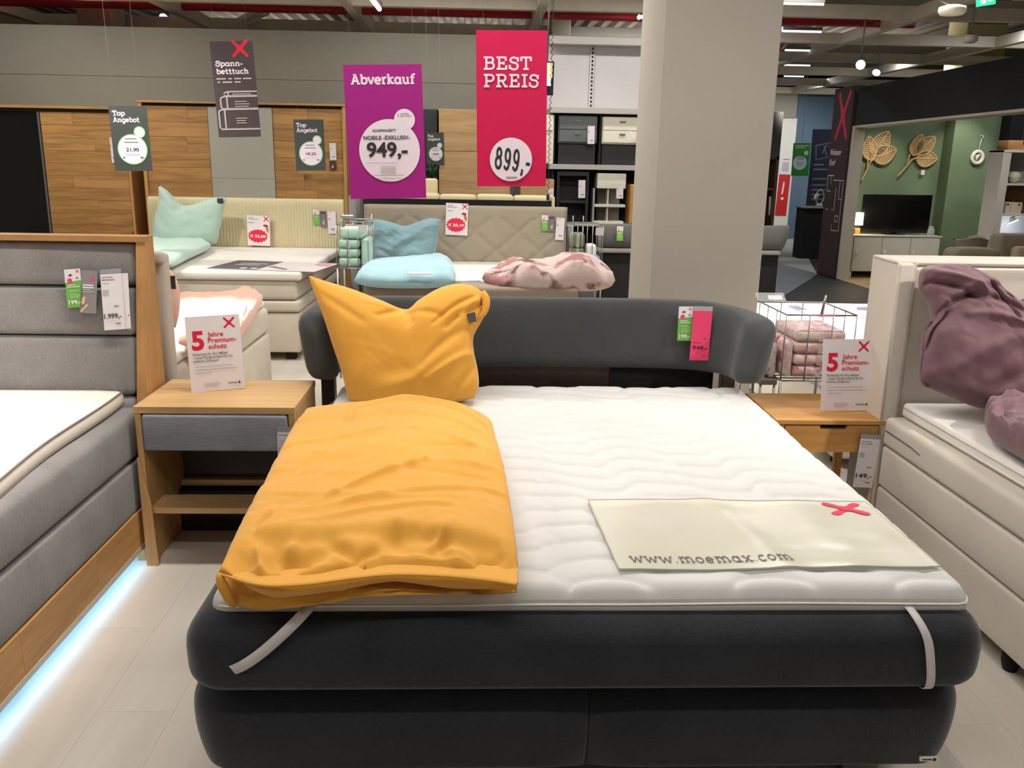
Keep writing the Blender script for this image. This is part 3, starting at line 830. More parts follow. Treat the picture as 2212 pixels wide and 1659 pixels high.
# ---- quilted topper
tp = thing('mattress_topper', 'white wave-quilted mattress topper lying on the charcoal bed', 'mattress topper', (0.295, 2.87, 0.56))
nx, ny = 190, 210
V, Fa = [], []
def quilt(x, y):
    # wavy stitched rows with a shift every wave
    wv = 0.036 * math.tanh(2.2 * math.sin(x * 2 * math.pi / 0.40 + 3.1 * y)) + 0.008 * math.sin(x * 2 * math.pi / 0.20 + 1.0)
    r = (y + wv) / 0.112
    fr = r - math.floor(r)
    d = min(fr, 1 - fr)
    h = 0.015 * (1 - math.exp(-d / 0.12))
    # short cross links between the rows
    k = math.floor(r)
    c = (x / 0.46 + 0.5 * (k % 2) + 0.14 * fr) % 1.0
    dc = min(c, 1 - c) * 0.46
    return h - 0.004 * math.exp(-(dc / 0.014) ** 2)
RO = 0.028
for j in range(ny + 1):
    for i in range(nx + 1):
        x = X0 + (X1 - X0) * i / nx; y = Y0 + (Y1 - Y0) * j / ny
        ex = min(x - X0, X1 - x); ey = min(y - Y0, Y1 - y)
        e = min(ex, ey) if not (ex < RO and ey < RO) else RO - math.hypot(RO - ex, RO - ey)
        drop = 0.0
        if e < RO:
            q = max(0.0, 1 - max(0, e) / RO); drop = RO * 0.6 * (1 - math.sqrt(max(0, 1 - q * q)))
        z = ZT - 0.012 + quilt(x, y) * min(1, e / 0.03) - drop + 0.006 * fbm(x * 1.4, y * 1.4, 2.0, 2)
        # soft corners in plan
        cxr = 0.05
        ddx, ddy = max(0, cxr - (x - X0)) or -max(0, cxr - (X1 - x)), max(0, cxr - (y - Y0)) or -max(0, cxr - (Y1 - y))
        px_, py_ = x, y
        if ddx and ddy:
            l = math.hypot(ddx, ddy); mxx = max(abs(ddx), abs(ddy))
            px_ += ddx * (1 - mxx / l); py_ += ddy * (1 - mxx / l)
        V.append((px_ + 0.005 * math.sin(y * 6) * (1 if ex < 0.1 else 0), py_, z))
for j in range(ny):
    for i in range(nx):
        a = j * (nx + 1) + i
        Fa.append([a, a + 1, a + nx + 2, a + nx + 1])
mesh('quilted_top', V, Fa, m_top, tp, True)
# side band: follows the rim of the top, slightly wavy below
rim = [j for j in range(nx + 1)] + [(j) * (nx + 1) + nx for j in range(1, ny + 1)] + [ny * (nx + 1) + i for i in range(nx - 1, -1, -1)] + [j * (nx + 1) for j in range(ny - 1, 0, -1)]
R = [V[i] for i in rim]; BV, BF = [], []; n = len(R); cxm, cym = (X0 + X1) / 2, (Y0 + Y1) / 2
for k, p in enumerate(R):
    wav = 0.004 * math.sin(p[0] * 5.2 + 1.0) + 0.003 * math.sin(p[0] * 11)
    for (dz, off) in ((0.001, -0.001), (-0.006, 0.003), (-0.020, 0.006), (-0.038, 0.003), (-0.046 + wav * 0.5, -0.006)):
        d = Vector((p[0] - cxm, p[1] - cym, 0)); ox = off * (1 if abs(d.x) > (X1 - X0) / 2 - 0.06 else 0) * math.copysign(1, d.x); oy = off * (1 if abs(d.y) > (Y1 - Y0) / 2 - 0.06 else 0) * math.copysign(1, d.y)
        BV.append((p[0] + ox, p[1] + oy, p[2] + dz + (wav if p[1] < 2.0 else 0) * (dz < -0.03)))
for k in range(n):
    for q in range(4):
        a, b = k * 5 + q, ((k + 1) % n) * 5 + q
        BF.append([a, b, b + 1, a + 1])
BF.append([k * 5 + 4 for k in range(n)])
mesh('side_band', BV, BF, m_band, tp, True)
tube('zip', [(p[0] + (0.004 if p[0] > 1.15 else 0), p[1] - (0.0045 if p[1] < 1.95 else 0), p[2] - 0.010) for p in R[::2]], 0.0028, mat('zip_white', (236, 234, 230), 0.6), tp, 6, True)
# elastic straps over the corner of the mattress
def ribbon(name, pts, wvec, m, parent, th=0.0015):
    P = curve(pts, 20); V, Fa = [], []
    for p in P:
        w = Vector(wvec)
        V += [p - w, p + w]
    for i in range(len(P) - 1):
        Fa.append([2 * i, 2 * i + 1, 2 * i + 3, 2 * i + 2])
    o = mesh(name, V, Fa, m, parent, True)
    s = o.modifiers.new('s', 'SOLIDIFY'); s.thickness = th; s.offset = 0
    return o
ribbon('elastic_strap', [(-0.385, 1.90, 0.580), aty(668, 1312, 1.845), aty(640, 1342, 1.806), aty(598, 1382, 1.791), aty(555, 1418, 1.790), aty(515, 1443, 1.796), aty(485, 1452, 1.815), (-0.64, 1.87, 0.382)], (0.0075, 0, -0.0105), m_elastic, tp)
ribbon('elastic_strap', [(1.045, 1.90, 0.582), (1.052, 1.835, 0.566), (1.065, 1.80, 0.53), (1.075, 1.789, 0.47), (1.082, 1.791, 0.42), (1.086, 1.814, 0.390), (1.088, 1.88, 0.379)], (0.0105, 0, 0.0), m_elastic, tp)

# ---- foot protector: a sheet of milky plastic with the shop's address
def zt(x, y): return ZT + 0.0065
TLp, TRp, BLp, BRp = atz(1270, 1082, ZT + .007), atz(1868, 1086, ZT + .007), atz(1338, 1232, ZT + .007), atz(2030, 1226, ZT + .007)
P = coons([BLp, BLp.lerp(BRp, .25) + Vector((0, -.006, 0)), BLp.lerp(BRp, .6), BRp], [BRp, TRp], [TLp, TLp.lerp(TRp, .35) + Vector((0, .01, 0)), TLp.lerp(TRp, .6), TRp], [BLp, TLp], 40)
V, Fa = [], []
for j in range(40):
    for i in range(40):
        u, v = i / 39, j / 39
        q = P[j][i].copy()
        q.z += 0.0035 + 0.0045 * math.exp(-((u - 0.52 + 0.10 * v) / 0.05) ** 2) + 0.003 * math.exp(-((u - 0.75) / 0.07) ** 2) + 0.002 * fbm(u * 5, v * 3)
        V.append(q)
for j in range(39):
    for i in range(39):
        a = j * 40 + i; Fa.append([a, a + 1, a + 41, a + 40])
m_milk = mat('milky_plastic', (214, 211, 194), 0.22, 0.03, 4.0, spec=0.6, alpha=0.82)
m_milk_edge = mat('milky_edge', (190, 187, 160), 0.3)
sheet = mesh('foot_protector', V, Fa, m_milk, None, True)
tag(sheet, 'milky plastic foot protector sheet with red cross mark on the white topper', 'protective sheet')
g = G()
edge = [V[i] for i in range(40)] + [V[j * 40 + 39] for j in range(1, 40)] + [V[39 * 40 + i] for i in range(38, -1, -1)] + [V[j * 40] for j in range(38, 0, -1)]
g.tube(edge, 0.0022, 6, True).build('welded_edge', m_milk_edge, sheet, True)
def onsheet(V2, Fa, m, name):
    out = []
    for q in V2:
        u, v = q[0], q[1]
        fu, fv = max(0, min(38.999, u * 39)), max(0, min(38.999, v * 39)); i, j = int(fu), int(fv); a, b = fu - i, fv - j
        p = (V[j * 40 + i] * (1 - a) * (1 - b) + V[j * 40 + i + 1] * a * (1 - b) + V[(j + 1) * 40 + i] * (1 - a) * b + V[(j + 1) * 40 + i + 1] * a * b)
        out.append(p + Vector((0, 0, 0.0022 + 0.0002 * (q[2] if len(q) > 2 else 0))))
    return mesh(name, out, Fa, m, sheet)
t2, f2, w2_ = strokes('www.moemax.com', 1.0, 0.115, serif=0.9, xs=1.25, track=0.10)
onsheet([(0.045 + q[0] / w2_ * 0.515, 0.075 + q[1] * 0.105, q[2]) for q in t2], f2, mat('print_grey', (92, 88, 84), 0.6), 'lettering')
m_logo = mat('logo_red', (222, 24, 78), 0.5)
def crossvf(cx, cz, w, h, fat):
    V2, F2 = [], []
    for s in (1, -1):
        k0 = len(V2)
        for i in range(11):
            t = i / 10; q = fat * (.7, 1.05, 1.0, .8, 1.1, 1.6, 1.1, .8, 1.0, 1.05, .7)[i]
            x, z = cx - w / 2 + w * t, cz + s * (h / 2 - h * t)
            V2 += [(x + q * w * .3, z + s * q * h * .3, 3 * s), (x - q * w * .3, z - s * q * h * .3, 3 * s)]
        for i in range(10): F2.append([k0 + 2 * i, k0 + 2 * i + 1, k0 + 2 * i + 3, k0 + 2 * i + 2])
    return V2, F2
cv, cf = crossvf(0.897, 0.855, 0.125, 0.20, 0.30)
onsheet(cv, cf, m_logo, 'logo_cross')
# ================================================================ yellow bedding
def cotton(name, col, rough=0.75, sheen=0.3):
    return fabric(name, col, 1400, 0.03, rough, sheen, bump=0.08)
c_yel = cotton('cotton_yellow', (220, 160, 64))
zp = 0.70
def hz(l, z): return [atz(a, b, z) for a, b in l]
front_d = [(472, 1236), (560, 1262), (650, 1262), (760, 1248), (850, 1240), (960, 1243), (1060, 1252), (1119, 1262)]
right_d = [(1119, 1262), (1117, 1190), (1103, 1090), (1084, 1000), (1062, 918)]
back_d = [(660, 889), (720, 884), (790, 879), (860, 869), (930, 875), (1000, 891), (1062, 918)]
left_d = [(472, 1236), (505, 1178), (546, 1100), (600, 994), (660, 889)]
rl = ridges([(.02, .60, .55, .66, .010, .006), (.55, .66, .98, .58, .012, .006), (.30, .26, .62, .46, .012, .012), (.62, .46, .98, .50, .014, .006),
             (.36, .22, .98, .36, .010, .008), (.05, .30, .55, .24, .010, .005), (.20, .16, .75, .22, .008, .006), (.10, .20, .95, .28, .008, .004),
             (.25, .72, .22, .93, .018, -.012), (.28, .88, .75, .93, .012, .010), (.55, .90, .97, .82, .010, .008), (.45, .40, .95, .42, .012, -.006),
             (.12, .40, .20, .52, .012, -.006), (.08, .13, .14, .22, .008, -.008), (.60, .55, .98, .62, .012, -.006), (.05, .45, .45, .36, .02, .004),
             (.40, .80, .95, .74, .015, .005), (.05, .80, .5, .82, .02, .006)])
gath = random.Random(7)
gl = []
for k in range(22):
    u = 0.10 + 0.86 * gath.random(); v = 0.025 + 0.09 * gath.random(); a = gath.uniform(-0.10, 0.13)
    gl.append((u, v, u + a, v + gath.uniform(-0.02, 0.07), gath.uniform(.010, .022), gath.choice((-1, -1, 1)) * gath.uniform(.010, .020)))
gl += [(.10, .105, .45, .12, .02, -.016), (.45, .11, .92, .09, .02, -.020), (.12, .035, .52, .045, .008, .016), (.54, .05, .96, .035, .008, .016)]
rg = ridges(gl)
def wr_d(u, v):
    s = 1.5 * rl(u, v) + rg(u, v) * max(0, 1 - max(0, v - 0.08) / 0.12)
    q = max(0.0, 1 - v / (0.135 + 0.03 * fbm(u * 6, 0.3, 2.0, 2)))
    s -= 0.060 * q * q * (3 - 2 * q) * (1 - 0.8 * math.exp(-(u / 0.10) ** 2))
    s += 0.010 * fbm(u * 2.2 + 3, v * 6.0, 1.2) + 0.0035 * fbm(u * 6 + 1, v * 20.0, 4.4)
    s += 0.004 * math.exp(-((v - 0.97) / 0.10) ** 2) * math.exp(-((u - 0.5) / 0.28) ** 2)
    return s
dv = thing('duvet', 'folded mustard yellow duvet lying lengthwise on the white topper', 'duvet', (-0.28, 2.4, 0.62))
cushion('folded_body', ([Vector(p) for p in hz(front_d, zp)], hz(right_d, zp), hz(back_d, zp), hz(left_d, zp)), (0, 0, 1), 0.054, c_yel, dv, 150, wr_d, back=1.0, power=0.24, rough=0.0, backfn=lambda u, v: min(1.0, v / 0.22) ** 1.5)
# lower layer of the fold, its edge peeping out at the foot end
lo_f = [atz(503, 1308, .600), atz(560, 1318, .600), atz(640, 1312, .612), atz(730, 1300, .63), atz(790, 1290, .640), atz(960, 1284, .642), atz(1060, 1284, .64), atz(1117, 1280, .645)]
lo_b = [atz(512, 1180, .652), atz(800, 1180, .652), atz(1110, 1180, .652)]
lo_l = [lo_f[0], atz(482, 1262, .645), lo_b[0]]
lo_r = [lo_f[-1], lo_b[-1]]
cushion('lower_fold', (lo_f, lo_r, lo_b, lo_l), (0, 0.0, 1), 0.004, c_yel, dv, 50, lambda u, v: 0.006 * fbm(u * 14, v * 4) * (1 - v), power=0.2, rough=0.004, scale=9)
# rolled hem that ties the two layers at the outer corner
tube('corner_hem', curve([atz(472, 1238, .70), atz(478, 1258, .68), atz(492, 1286, .645), atz(504, 1310, .604)], 10), [0.006, .010, .012, .013, .013, .013, .012, .011, .009, .006], c_yel, dv, 8)
tube('hem', curve([atz(474, 1240, .697), atz(560, 1264, .700), atz(650, 1264, .702), atz(760, 1250, .703), atz(850, 1242, .704), atz(960, 1245, .702), atz(1060, 1255, .70), atz(1118, 1264, .697)], 40), 0.0035, c_yel, dv, 6)

# pillow propped against the headboard
pn = Vector((0.03, -math.cos(math.radians(19)), math.sin(math.radians(19))))
pp = Vector((-0.27, 3.52, 0.63))
def PL_(l, p0=pp, n=pn): return [onplane(a, b, p0, n) for a, b in l]
pil = thing('pillow', 'mustard yellow pillow with a dented top propped against the charcoal headboard', 'pillow', (-0.27, 3.55, 0.62))
ph_b = [(752, 864), (790, 870), (880, 873), (970, 871), (1024, 860)]
ph_r = [(1024, 860), (1034, 835), (1032, 800), (1024, 760), (1023, 728), (1038, 698), (1050, 676), (1051, 655)]
ph_t = [(666, 594), (700, 606), (760, 624), (820, 647), (876, 668), (905, 648), (945, 624), (985, 613), (1020, 617), (1044, 634), (1051, 655)]
ph_l = [(752, 864), (738, 805), (718, 745), (697, 680), (682, 640), (666, 594)]
rp = ridges([(.50, .98, .36, .80, .02, -.018), (.50, .98, .55, .78, .025, -.018), (.52, .93, .75, .70, .02, -.010), (.30, .92, .47, .97, .03, .010),
             (.80, .60, .97, .92, .02, -.020), (.72, .66, .90, .90, .018, -.014), (.86, .70, .94, .96, .014, .022), (.90, .99, .98, .84, .02, -.03),
             (.35, .15, .85, .45, .05, .012), (.62, .22, .98, .42, .03, .016), (.60, .35, .92, .60, .03, -.010), (.05, .85, .25, .70, .04, -.008),
             (.75, .02, .97, .30, .03, -.014), (.10, .10, .45, .35, .08, -.010)])
def wr_p(u, v):
    return rp(u, v) + 0.012 * fbm(u * 2.0, v * 2.0, 8.1, 2) + 0.0012 * fbm(u * 9, v * 9, 1.1)
cushion('cover', (PL_(ph_b), PL_(ph_r), PL_(ph_t), PL_(ph_l)), pn, 0.105, c_yel, pil, 90, wr_p, back=0.9, power=0.55, rough=0.0)
# tucked corner: a rolled flap and a dark sewn label
tk = [onplane(a, b, pp + pn * 0.03, pn) for a, b in ((985, 622), (1005, 640), (1012, 662), (1030, 668), (1046, 660))]
tube('tucked_flap', curve(tk, 16), [.004, .010, .014, .016, .017, .018, .018, .017, .017, .016, .016, .014, .012, .010, .008, .004], c_yel, pil, 10)
tk = [onplane(a, b, pp + pn * 0.045, pn) for a, b in ((1044, 628), (1050, 650), (1046, 674), (1032, 690))]
tube('tucked_flap', curve(tk, 12), [.006, .012, .016, .017, .017, .017, .016, .015, .013, .011, .008, .005], c_yel, pil, 10)
q = [onplane(a, b, pp + pn * 0.085, pn) for a, b in ((1008, 678), (1026, 674), (1030, 694), (1014, 698))]
lab(mesh('care_label', [v for v in q] + [v - pn * 0.002 for v in q], [[0, 1, 2, 3], [4, 7, 6, 5], [0, 4, 5, 1], [1, 5, 6, 2], [2, 6, 7, 3], [3, 7, 4, 0]], mat('label_dark', (70, 66, 70), 0.7), pil), 'small dark grey sewn label')

# ================================================================ oak and grey bed at the left
f_gry = fabric('grey_melange', (132, 128, 127), 600, 0.16, 0.95, 0.2, streak=2)
f_gry2 = fabric('grey_melange_plain', (128, 125, 125), 700, 0.12, 0.95, 0.2)
m_cream = fabric('cream_topper', (236, 228, 214), 600, 0.02, 0.9, 0.1, bump=0.1)
lbd = thing('oak_bed', 'grey upholstered bed with oak frame and lit floor strip at the picture edge', 'bed', (-2.3, 2.5, 0))
def shear(o, k, z0):
    for v in o.data.vertices: v.co.y += k * (v.co.z - z0)
    return o
SL = 0.245
for (z0, z1) in ((1.094, 1.268), (0.898, 1.090), (0.66, 0.894), (0.44, 0.656)):
    shear(rbox('headboard_cushion', -3.35, -1.392, 3.455, 3.53, z0, z1, 0.03, f_gry, lbd, 4, 6, (0, 0.012, 0)), SL, 0.675)
shear(box('headboard_back', -3.36, -1.39, 3.50, 3.53, 0.1, 1.268, m_black, lbd), 0.2, 0.675)
g = G()
for (x0, x1) in ((-1.388, -1.348),):
    yb = 3.668
    pts = [(3.455 + SL * (0.0 - 0.675) + 0.03, 0.0), (yb, 0.0), (yb, 1.293), (3.455 + SL * (1.293 - 0.675) - 0.015, 1.293)]
    v = [(x0, a, b) for a, b in pts] + [(x1, a, b) for a, b in pts]
    g.add(v, [[0, 1, 2, 3], [7, 6, 5, 4], [0, 4, 5, 1], [1, 5, 6, 2], [2, 6, 7, 3], [3, 7, 4, 0]])
g.build('side_post', m_oakv, lbd)
box('top_rail', -3.39, -1.348, 3.58, 3.668, 1.270, 1.294, m_oak, lbd)
rbox('mattress_box', -3.33, -1.362, 1.30, 3.44, 0.434, 0.625, 0.03, f_gry, lbd, 4, 6, (0.008, 0, 0))
rbox('base_box', -3.33, -1.358, 1.30, 3.40, 0.232, 0.430, 0.012, f_gry, lbd, 3, 4, (0.003, 0, 0))
for i in range(4):
    box('rail_board', -1.385, -1.352, 1.30 + i * 0.53, 1.83 + i * 0.53 - 0.001, 0.086, 0.230, m_oaky, lbd, bev=0.001)
box('inner_plinth', -3.1, -1.50, 1.45, 3.35, 0.0, 0.23, m_black, lbd)
box('light_profile', -1.388, -1.350, 1.30, 3.36, 0.064, 0.086, mat('profile_alu', (196, 190, 170), 0.4, metal=0.2), lbd, bev=0.001)
lab(box('led_strip', -1.425, -1.405, 1.30, 3.34, 0.088, 0.092, mat('led_glow', (150, 205, 255), 0.5, emit=8, ecol=(120, 190, 255)), lbd, bev=0), 'glowing pale blue light strip')
for yy in (1.85, 2.87):
    l = bpy.data.lights.new('led_strip_light', 'AREA'); l.shape = 'RECTANGLE'; l.size = 0.02; l.size_y = 0.98; l.energy = 0.5; l.color = (0.45, 0.74, 1.0); l.spread = math.radians(150)
    lo = bpy.data.objects.new('led_strip_light', l); COL.objects.link(lo); lo.location = (-1.405, yy, 0.084); lo.rotation_euler = (0, math.radians(-50), 0)
# its topper, the rim wandering a little
lt = thing('mattress_topper', 'cream mattress topper with wavy rim on the grey oak bed', 'mattress topper', (-2.3, 2.5, 0.62))
V, Fa = [], []; ny = 60
def lx(y): return -1.435 + 0.05 * (1 - math.exp(-((3.42 - y) / 0.9) ** 2)) + 0.012 * math.sin(y * 6.3)
prof = [(-1.9, 0.690), (-0.5, 0.690), (-0.10, 0.688), (-0.02, 0.685), (-0.004, 0.679), (0.0, 0.668), (0.0, 0.645), (-0.004, 0.632), (-0.02, 0.626), (-1.9, 0.626)]
for j in range(ny + 1):
    y = 1.30 + 2.13 * j / ny
    for (d, z) in prof: V.append((lx(y) + d, y, z + 0.004 * math.sin(y * 4.0 + 1) * (1 if d > -0.3 else 0)))
n = len(prof)
for j in range(ny):
    for i in range(n - 1):
        Fa.append([j * n + i, (j + 1) * n + i, (j + 1) * n + i + 1, j * n + i + 1])
Fa += [[i for i in range(n)], [ny * n + i for i in range(n)][::-1]]
o = mesh('cover', V, Fa, m_cream, lt, True)
m_pipe = mat('piping_grey', (128, 116, 108), 0.8)
tube('piping', [(lx(1.30 + 2.13 * j / ny) - 0.003, 1.30 + 2.13 * j / ny, 0.682 + 0.004 * math.sin((1.30 + 2.13 * j / ny) * 4.0 + 1)) for j in range(ny + 1)], 0.004, m_pipe, lt, 6)
tube('piping', [(lx(1.30 + 2.13 * j / ny) - 0.003, 1.30 + 2.13 * j / ny, 0.632 + 0.004 * math.sin((1.30 + 2.13 * j / ny) * 4.0 + 1)) for j in range(ny + 1)], 0.003, m_pipe, lt, 6)

# ================================================================ printed cards and price tags
m_card = mat('card_white', (226, 219, 222), 0.55)
m_cred = mat('card_red', (214, 26, 58), 0.55)
m_gtxt = mat('print_midgrey', (120, 112, 116), 0.6)
m_ltxt = mat('print_lightgrey', (186, 178, 180), 0.6)
m_taggreen = mat('tag_green', (110, 178, 74), 0.55)
m_tagpink = mat('tag_pink', (226, 62, 106), 0.55)
m_leafgreen = mat('tag_palegreen', (176, 214, 150), 0.55)
m_plum_ink = mat('print_plum', (96, 20, 52), 0.6)
m_brown = mat('print_brown', (110, 40, 38), 0.6)
m_skin = mat('print_peach', (222, 180, 150), 0.6)
m_hot = mat('print_hotpink', (232, 50, 120), 0.55)
def leaning(TLp, TRp, BLp, BRp, z, lean=0.12):
    """card standing on a top at height z, leaning back a little"""
    BL, BR = atz(*BLp, z), atz(*BRp, z)
    ex = (BR - BL).normalized(); u = Vector((-ex.y * lean, ex.x * lean, 1)).normalized(); n = ex.cross(u)
    return onplane(*TLp, BL, n), onplane(*TRp, BL, n), BL
def premium(label, c4, z, cat='sign'):
    TL, TR, BL = leaning(*c4, z)
    c = Card('display_card', label, cat, TL, TR, BL, m_card, 0.004, 'five year cards on the bedside tables')
    c.cross(.80, .895, .20, m_cred)
    c.text('5', .085, .565, .245, m_cred, .035)
    c.text('Jahre', .385, .725, .064, m_cred, .014, width=.29); c.text('Premium-', .385, .645, .064, m_cred, .014, width=.53); c.text('schutz', .385, .565, .064, m_cred, .014, width=.34)
    for k, s in enumerate(('Sicherheit für Ihre Möbel', '- unser Sorglos-Paket für Ihr', 'schönes Zuhause!')):
        c.text(s, .085, .485 - .045 * k, .034, m_gtxt, .012, width=(.64, .74, .46)[k])
    c.bars([(.11, .80, .335), (.11, .88, .292), (.11, .40, .247)], m_ltxt, hh=.004)
    c.bars([(.245, .52, .115), (.245, .56, .098), (.245, .54, .081), (.245, .48, .064)], m_ltxt, hh=.0025)
    c.text('helvetia', .69, .080, .028, INK, .012, width=.17); c.poly([(.87, .078), (.925, .078), (.897, .115)], INK, 'logo_triangle')
    # folded strut behind
    v, f = boxvf(c.W * .35, c.W * .65, .004, .045, 0, .006)
    mesh('foot', v, f, m_card, c.o, local=True)
    return c
premium('white five-year cover card, tilted, on the nightstand with grey drawer', ((394.5, 685.6), (512.4, 678.3), (414, 849), (532.6, 839)), 0.667)
premium('white five-year cover card, upright, on the small oak nightstand', ((1770, 732.8), (1879.3, 731.9), (1772.8, 888), (1883.4, 888.7)), 0.58)
def green_tag(label, TL, TR, BL, price='199,-'):
    c = Card('price_tag', label, 'price tag', TL, TR, BL, m_taggreen, 0.0012, 'green service tags on the headboards')
    c.poly([(0, .655), (1, .70), (1, 1), (0, 1)], m_card, 'print_block')
    c.cross(.80, .93, .22, m_hot); c.blob([(.30, .70, .155)], m_hot, 'print_dot')
    c.poly([(.22, .83), (.36, .88), (.50, .84), (.38, .81)], m_brown, 'print_motif'); c.poly([(.68, .76), (.80, .78), (.84, .75), (.74, .735)], m_brown, 'print_motif')
    c.bars([(.14, .66, .585), (.14, .90, .535)], m_card, hh=.012)
    c.bars([(.24, .72, .45), (.24, .80, .415), (.24, .62, .36), (.24, .78, .325), (.24, .86, .285), (.24, .74, .25)], m_leafgreen, hh=.008)
    if price: c.text(price, .12, .085, .105, m_card, .03, width=.76)
    return c
def tagY(TLp, TRp, BLp, Y): return aty(*TLp, Y), aty(*TRp, Y), aty(*BLp, Y)
def tagL(TLp, TRp, BLp):     # on the leaning headboard of the oak bed
    p0 = Vector((-1.6, 3.425, 0.675)); nn = Vector((0, -1, SL)).normalized()
    return [onplane(*q, p0, nn) for q in (TLp, TRp, BLp)]
green_tag('green 199 service tag, leftmost of the tags on the grey oak-framed headboard', *tagL((140.8, 582.5), (175.5, 579.4), (146.4, 665.4)))
c = Card('price_tag', 'see-through sleeve with a faded card between green tag and white price tag', 'price tag', *tagL((177, 583.5), (212, 585), (172.5, 676)), mat('sleeve_grey', (140, 136, 136), 0.25), 0.001)
c.cross(.72, .80, .34, m_hot); c.bars([(.12, .76, .655), (.12, .82, .60)], m_card, hh=.016); c.bars([(.12, .60, .55), (.12, .80, .50)], m_ltxt, hh=.012)
c.poly([(.10, .18), (.26, .22), (.34, .36), (.24, .40), (.10, .34)], m_skin, 'print_motif'); c.poly([(.02, .03), (.14, .02), (.50, .18), (.44, .22)], m_skin, 'print_motif')
def white_tag(label, TL, TR, BL, title=None, price=None, group=None, sleeve=True):
    c = Card('price_tag', label, 'price tag', TL, TR, BL, m_card, 0.0012, group)
    if sleeve:
        v, f = boxvf(0, c.W, 0, .001, c.H, c.H * 1.09); mesh('clear_sleeve', v, f, mat('sleeve_clip', (150, 152, 156), 0.3), c.o, local=True)
    c.bars([(.06, .58, .945)], m_gtxt, hh=.006)
    if title: c.text(title, .06, .885, .030, m_gtxt, .02, width=.60)
    c.bars([(.06, .40, .84)], m_ltxt, hh=.005); c.rect(.07, .62, .33, .72, m_ltxt, 'print_block')
    if price:
        c.bars([(.55, .78, .42)], m_gtxt, hh=.008); c.text(price, .05, .20, .095, INK, .012, width=.82)
        c.bars([(.05, .60, .155)], m_ltxt, hh=.003); c.bars([(.58, .82, .11)], m_gtxt, hh=.010)
    else:
        c.bars([(.40, .80, .20)], m_gtxt, hh=.022)
    return c
white_tag('white price tag 1.999 on the grey oak-framed headboard', *tagL((222, 593), (267.5, 590), (225.5, 713.7)), 'MARISSA', '1.999,-')
tb = tagL((232, 592), (272, 590), (240, 712)); off = Vector((0, 0.003, 0))
c = Card('price_tag', 'white card peeping out behind the 1.999 price tag', 'price tag', tb[0] + off, tb[1] + off + Vector((.004, 0, 0)), tb[2] + off, m_card, 0.001)
c.bars([(.90, .96, .24)], INK, hh=.008)
green_tag('green 199 service tag beside the pink price tag on the charcoal headboard', *tagY((1459.8, 662), (1490.6, 662), (1462.7, 736), 3.868))
c = Card('price_tag', 'bright pink price tag 949 hanging on the charcoal headboard', 'price tag', *tagY((1494, 671), (1535.2, 672), (1489.2, 778), 3.852), m_tagpink, 0.0015)
v, f = boxvf(0, c.W, 0, .001, c.H, c.H * 1.09); mesh('clear_sleeve', v, f, m_clear, c.o, local=True)
c.text('949,-', .10, .215, .085, m_plum_ink, .035, width=.78); c.bars([(.10, .55, .36)], m_plum_ink, hh=.005); c.bars([(.64, .78, .44), (.66, .86, .09)], m_plum_ink, hh=.006)
white_tag('white price tag on the grey drawer of the nightstand, partly behind the yellow duvet', *tagY((600, 933), (640, 934), (602, 1052), 3.262))
white_tag('white price tag 149 in front of the small oak nightstand', *tagY((1851, 947), (1893, 949), (1842, 1052), 3.44), 'JALAPA', '149,-')

# ================================================================ nightstand with the grey drawer
m_oaks = wood('oak_stave', 'd0aa76', 'b98d58', axis=0, scale=1.3, rand=0.06)
m_oaksv = wood('oak_stave_upright', 'cba56f', 'b48853', axis=2, scale=1.3, rand=0.05)
ns = thing('nightstand', 'oak nightstand with grey fabric drawer beside the grey bed', 'nightstand', (-1.03, 3.5, 0))
for k in range(3):
    box('top_board', -1.336, -0.716, 3.278 + k * 0.148, 3.278 + (k + 1) * 0.148 - 0.0005, 0.640, 0.667, m_oaks, ns, bev=0.001)
for x in (-1.334, -0.742):
    box('side_panel', x, x + 0.024, 3.282, 3.718, 0.0, 0.640, m_oaksv, ns)
for x in (-1.334, -0.742):   # splayed feet in front of the sides
    g = G(); s = 1 if x < -1 else -1; xo = x if x < -1 else x + 0.024
    v = [(xo, 3.270, 0), (xo + s * .046, 3.270, 0), (xo + s * .036, 3.270, .26), (xo + s * .004, 3.270, .46), (xo, 3.270, .46),
         (xo, 3.282, 0), (xo + s * .046, 3.282, 0), (xo + s * .036, 3.282, .26), (xo + s * .004, 3.282, .46), (xo, 3.282, .46)]
    g.add(v, [[0, 1, 2, 3, 4], [9, 8, 7, 6, 5], [0, 5, 6, 1], [1, 6, 7, 2], [2, 7, 8, 3], [3, 8, 9, 4], [4, 9, 5, 0]]).build('front_brace', m_oaksv, ns)
dr = rbox('drawer', -1.306, -0.746, 3.272, 3.70, 0.488, 0.636, 0.012, fabric('grey_ribbed', (142, 143, 150), 500, 0.14, 0.95, 0.15, streak=0), ns, 3)
box('shelf', -1.31, -0.742, 3.30, 3.45, 0.214, 0.240, m_oaks, ns)
box('back_rail', -1.31, -0.742, 3.66, 3.70, 0.196, 0.226, m_oaks, ns)
box('inner_shade_panel', -1.31, -0.742, 3.62, 3.70, 0.0, 0.19, mat('inside_shade', (40, 32, 30), 0.8), ns)  # dark panel added for the shade inside the open stand
box('back_panel', -1.31, -0.742, 3.70, 3.716, 0.0, 0.64, m_dkwood, ns)  # dark board added where the open back shows only shade

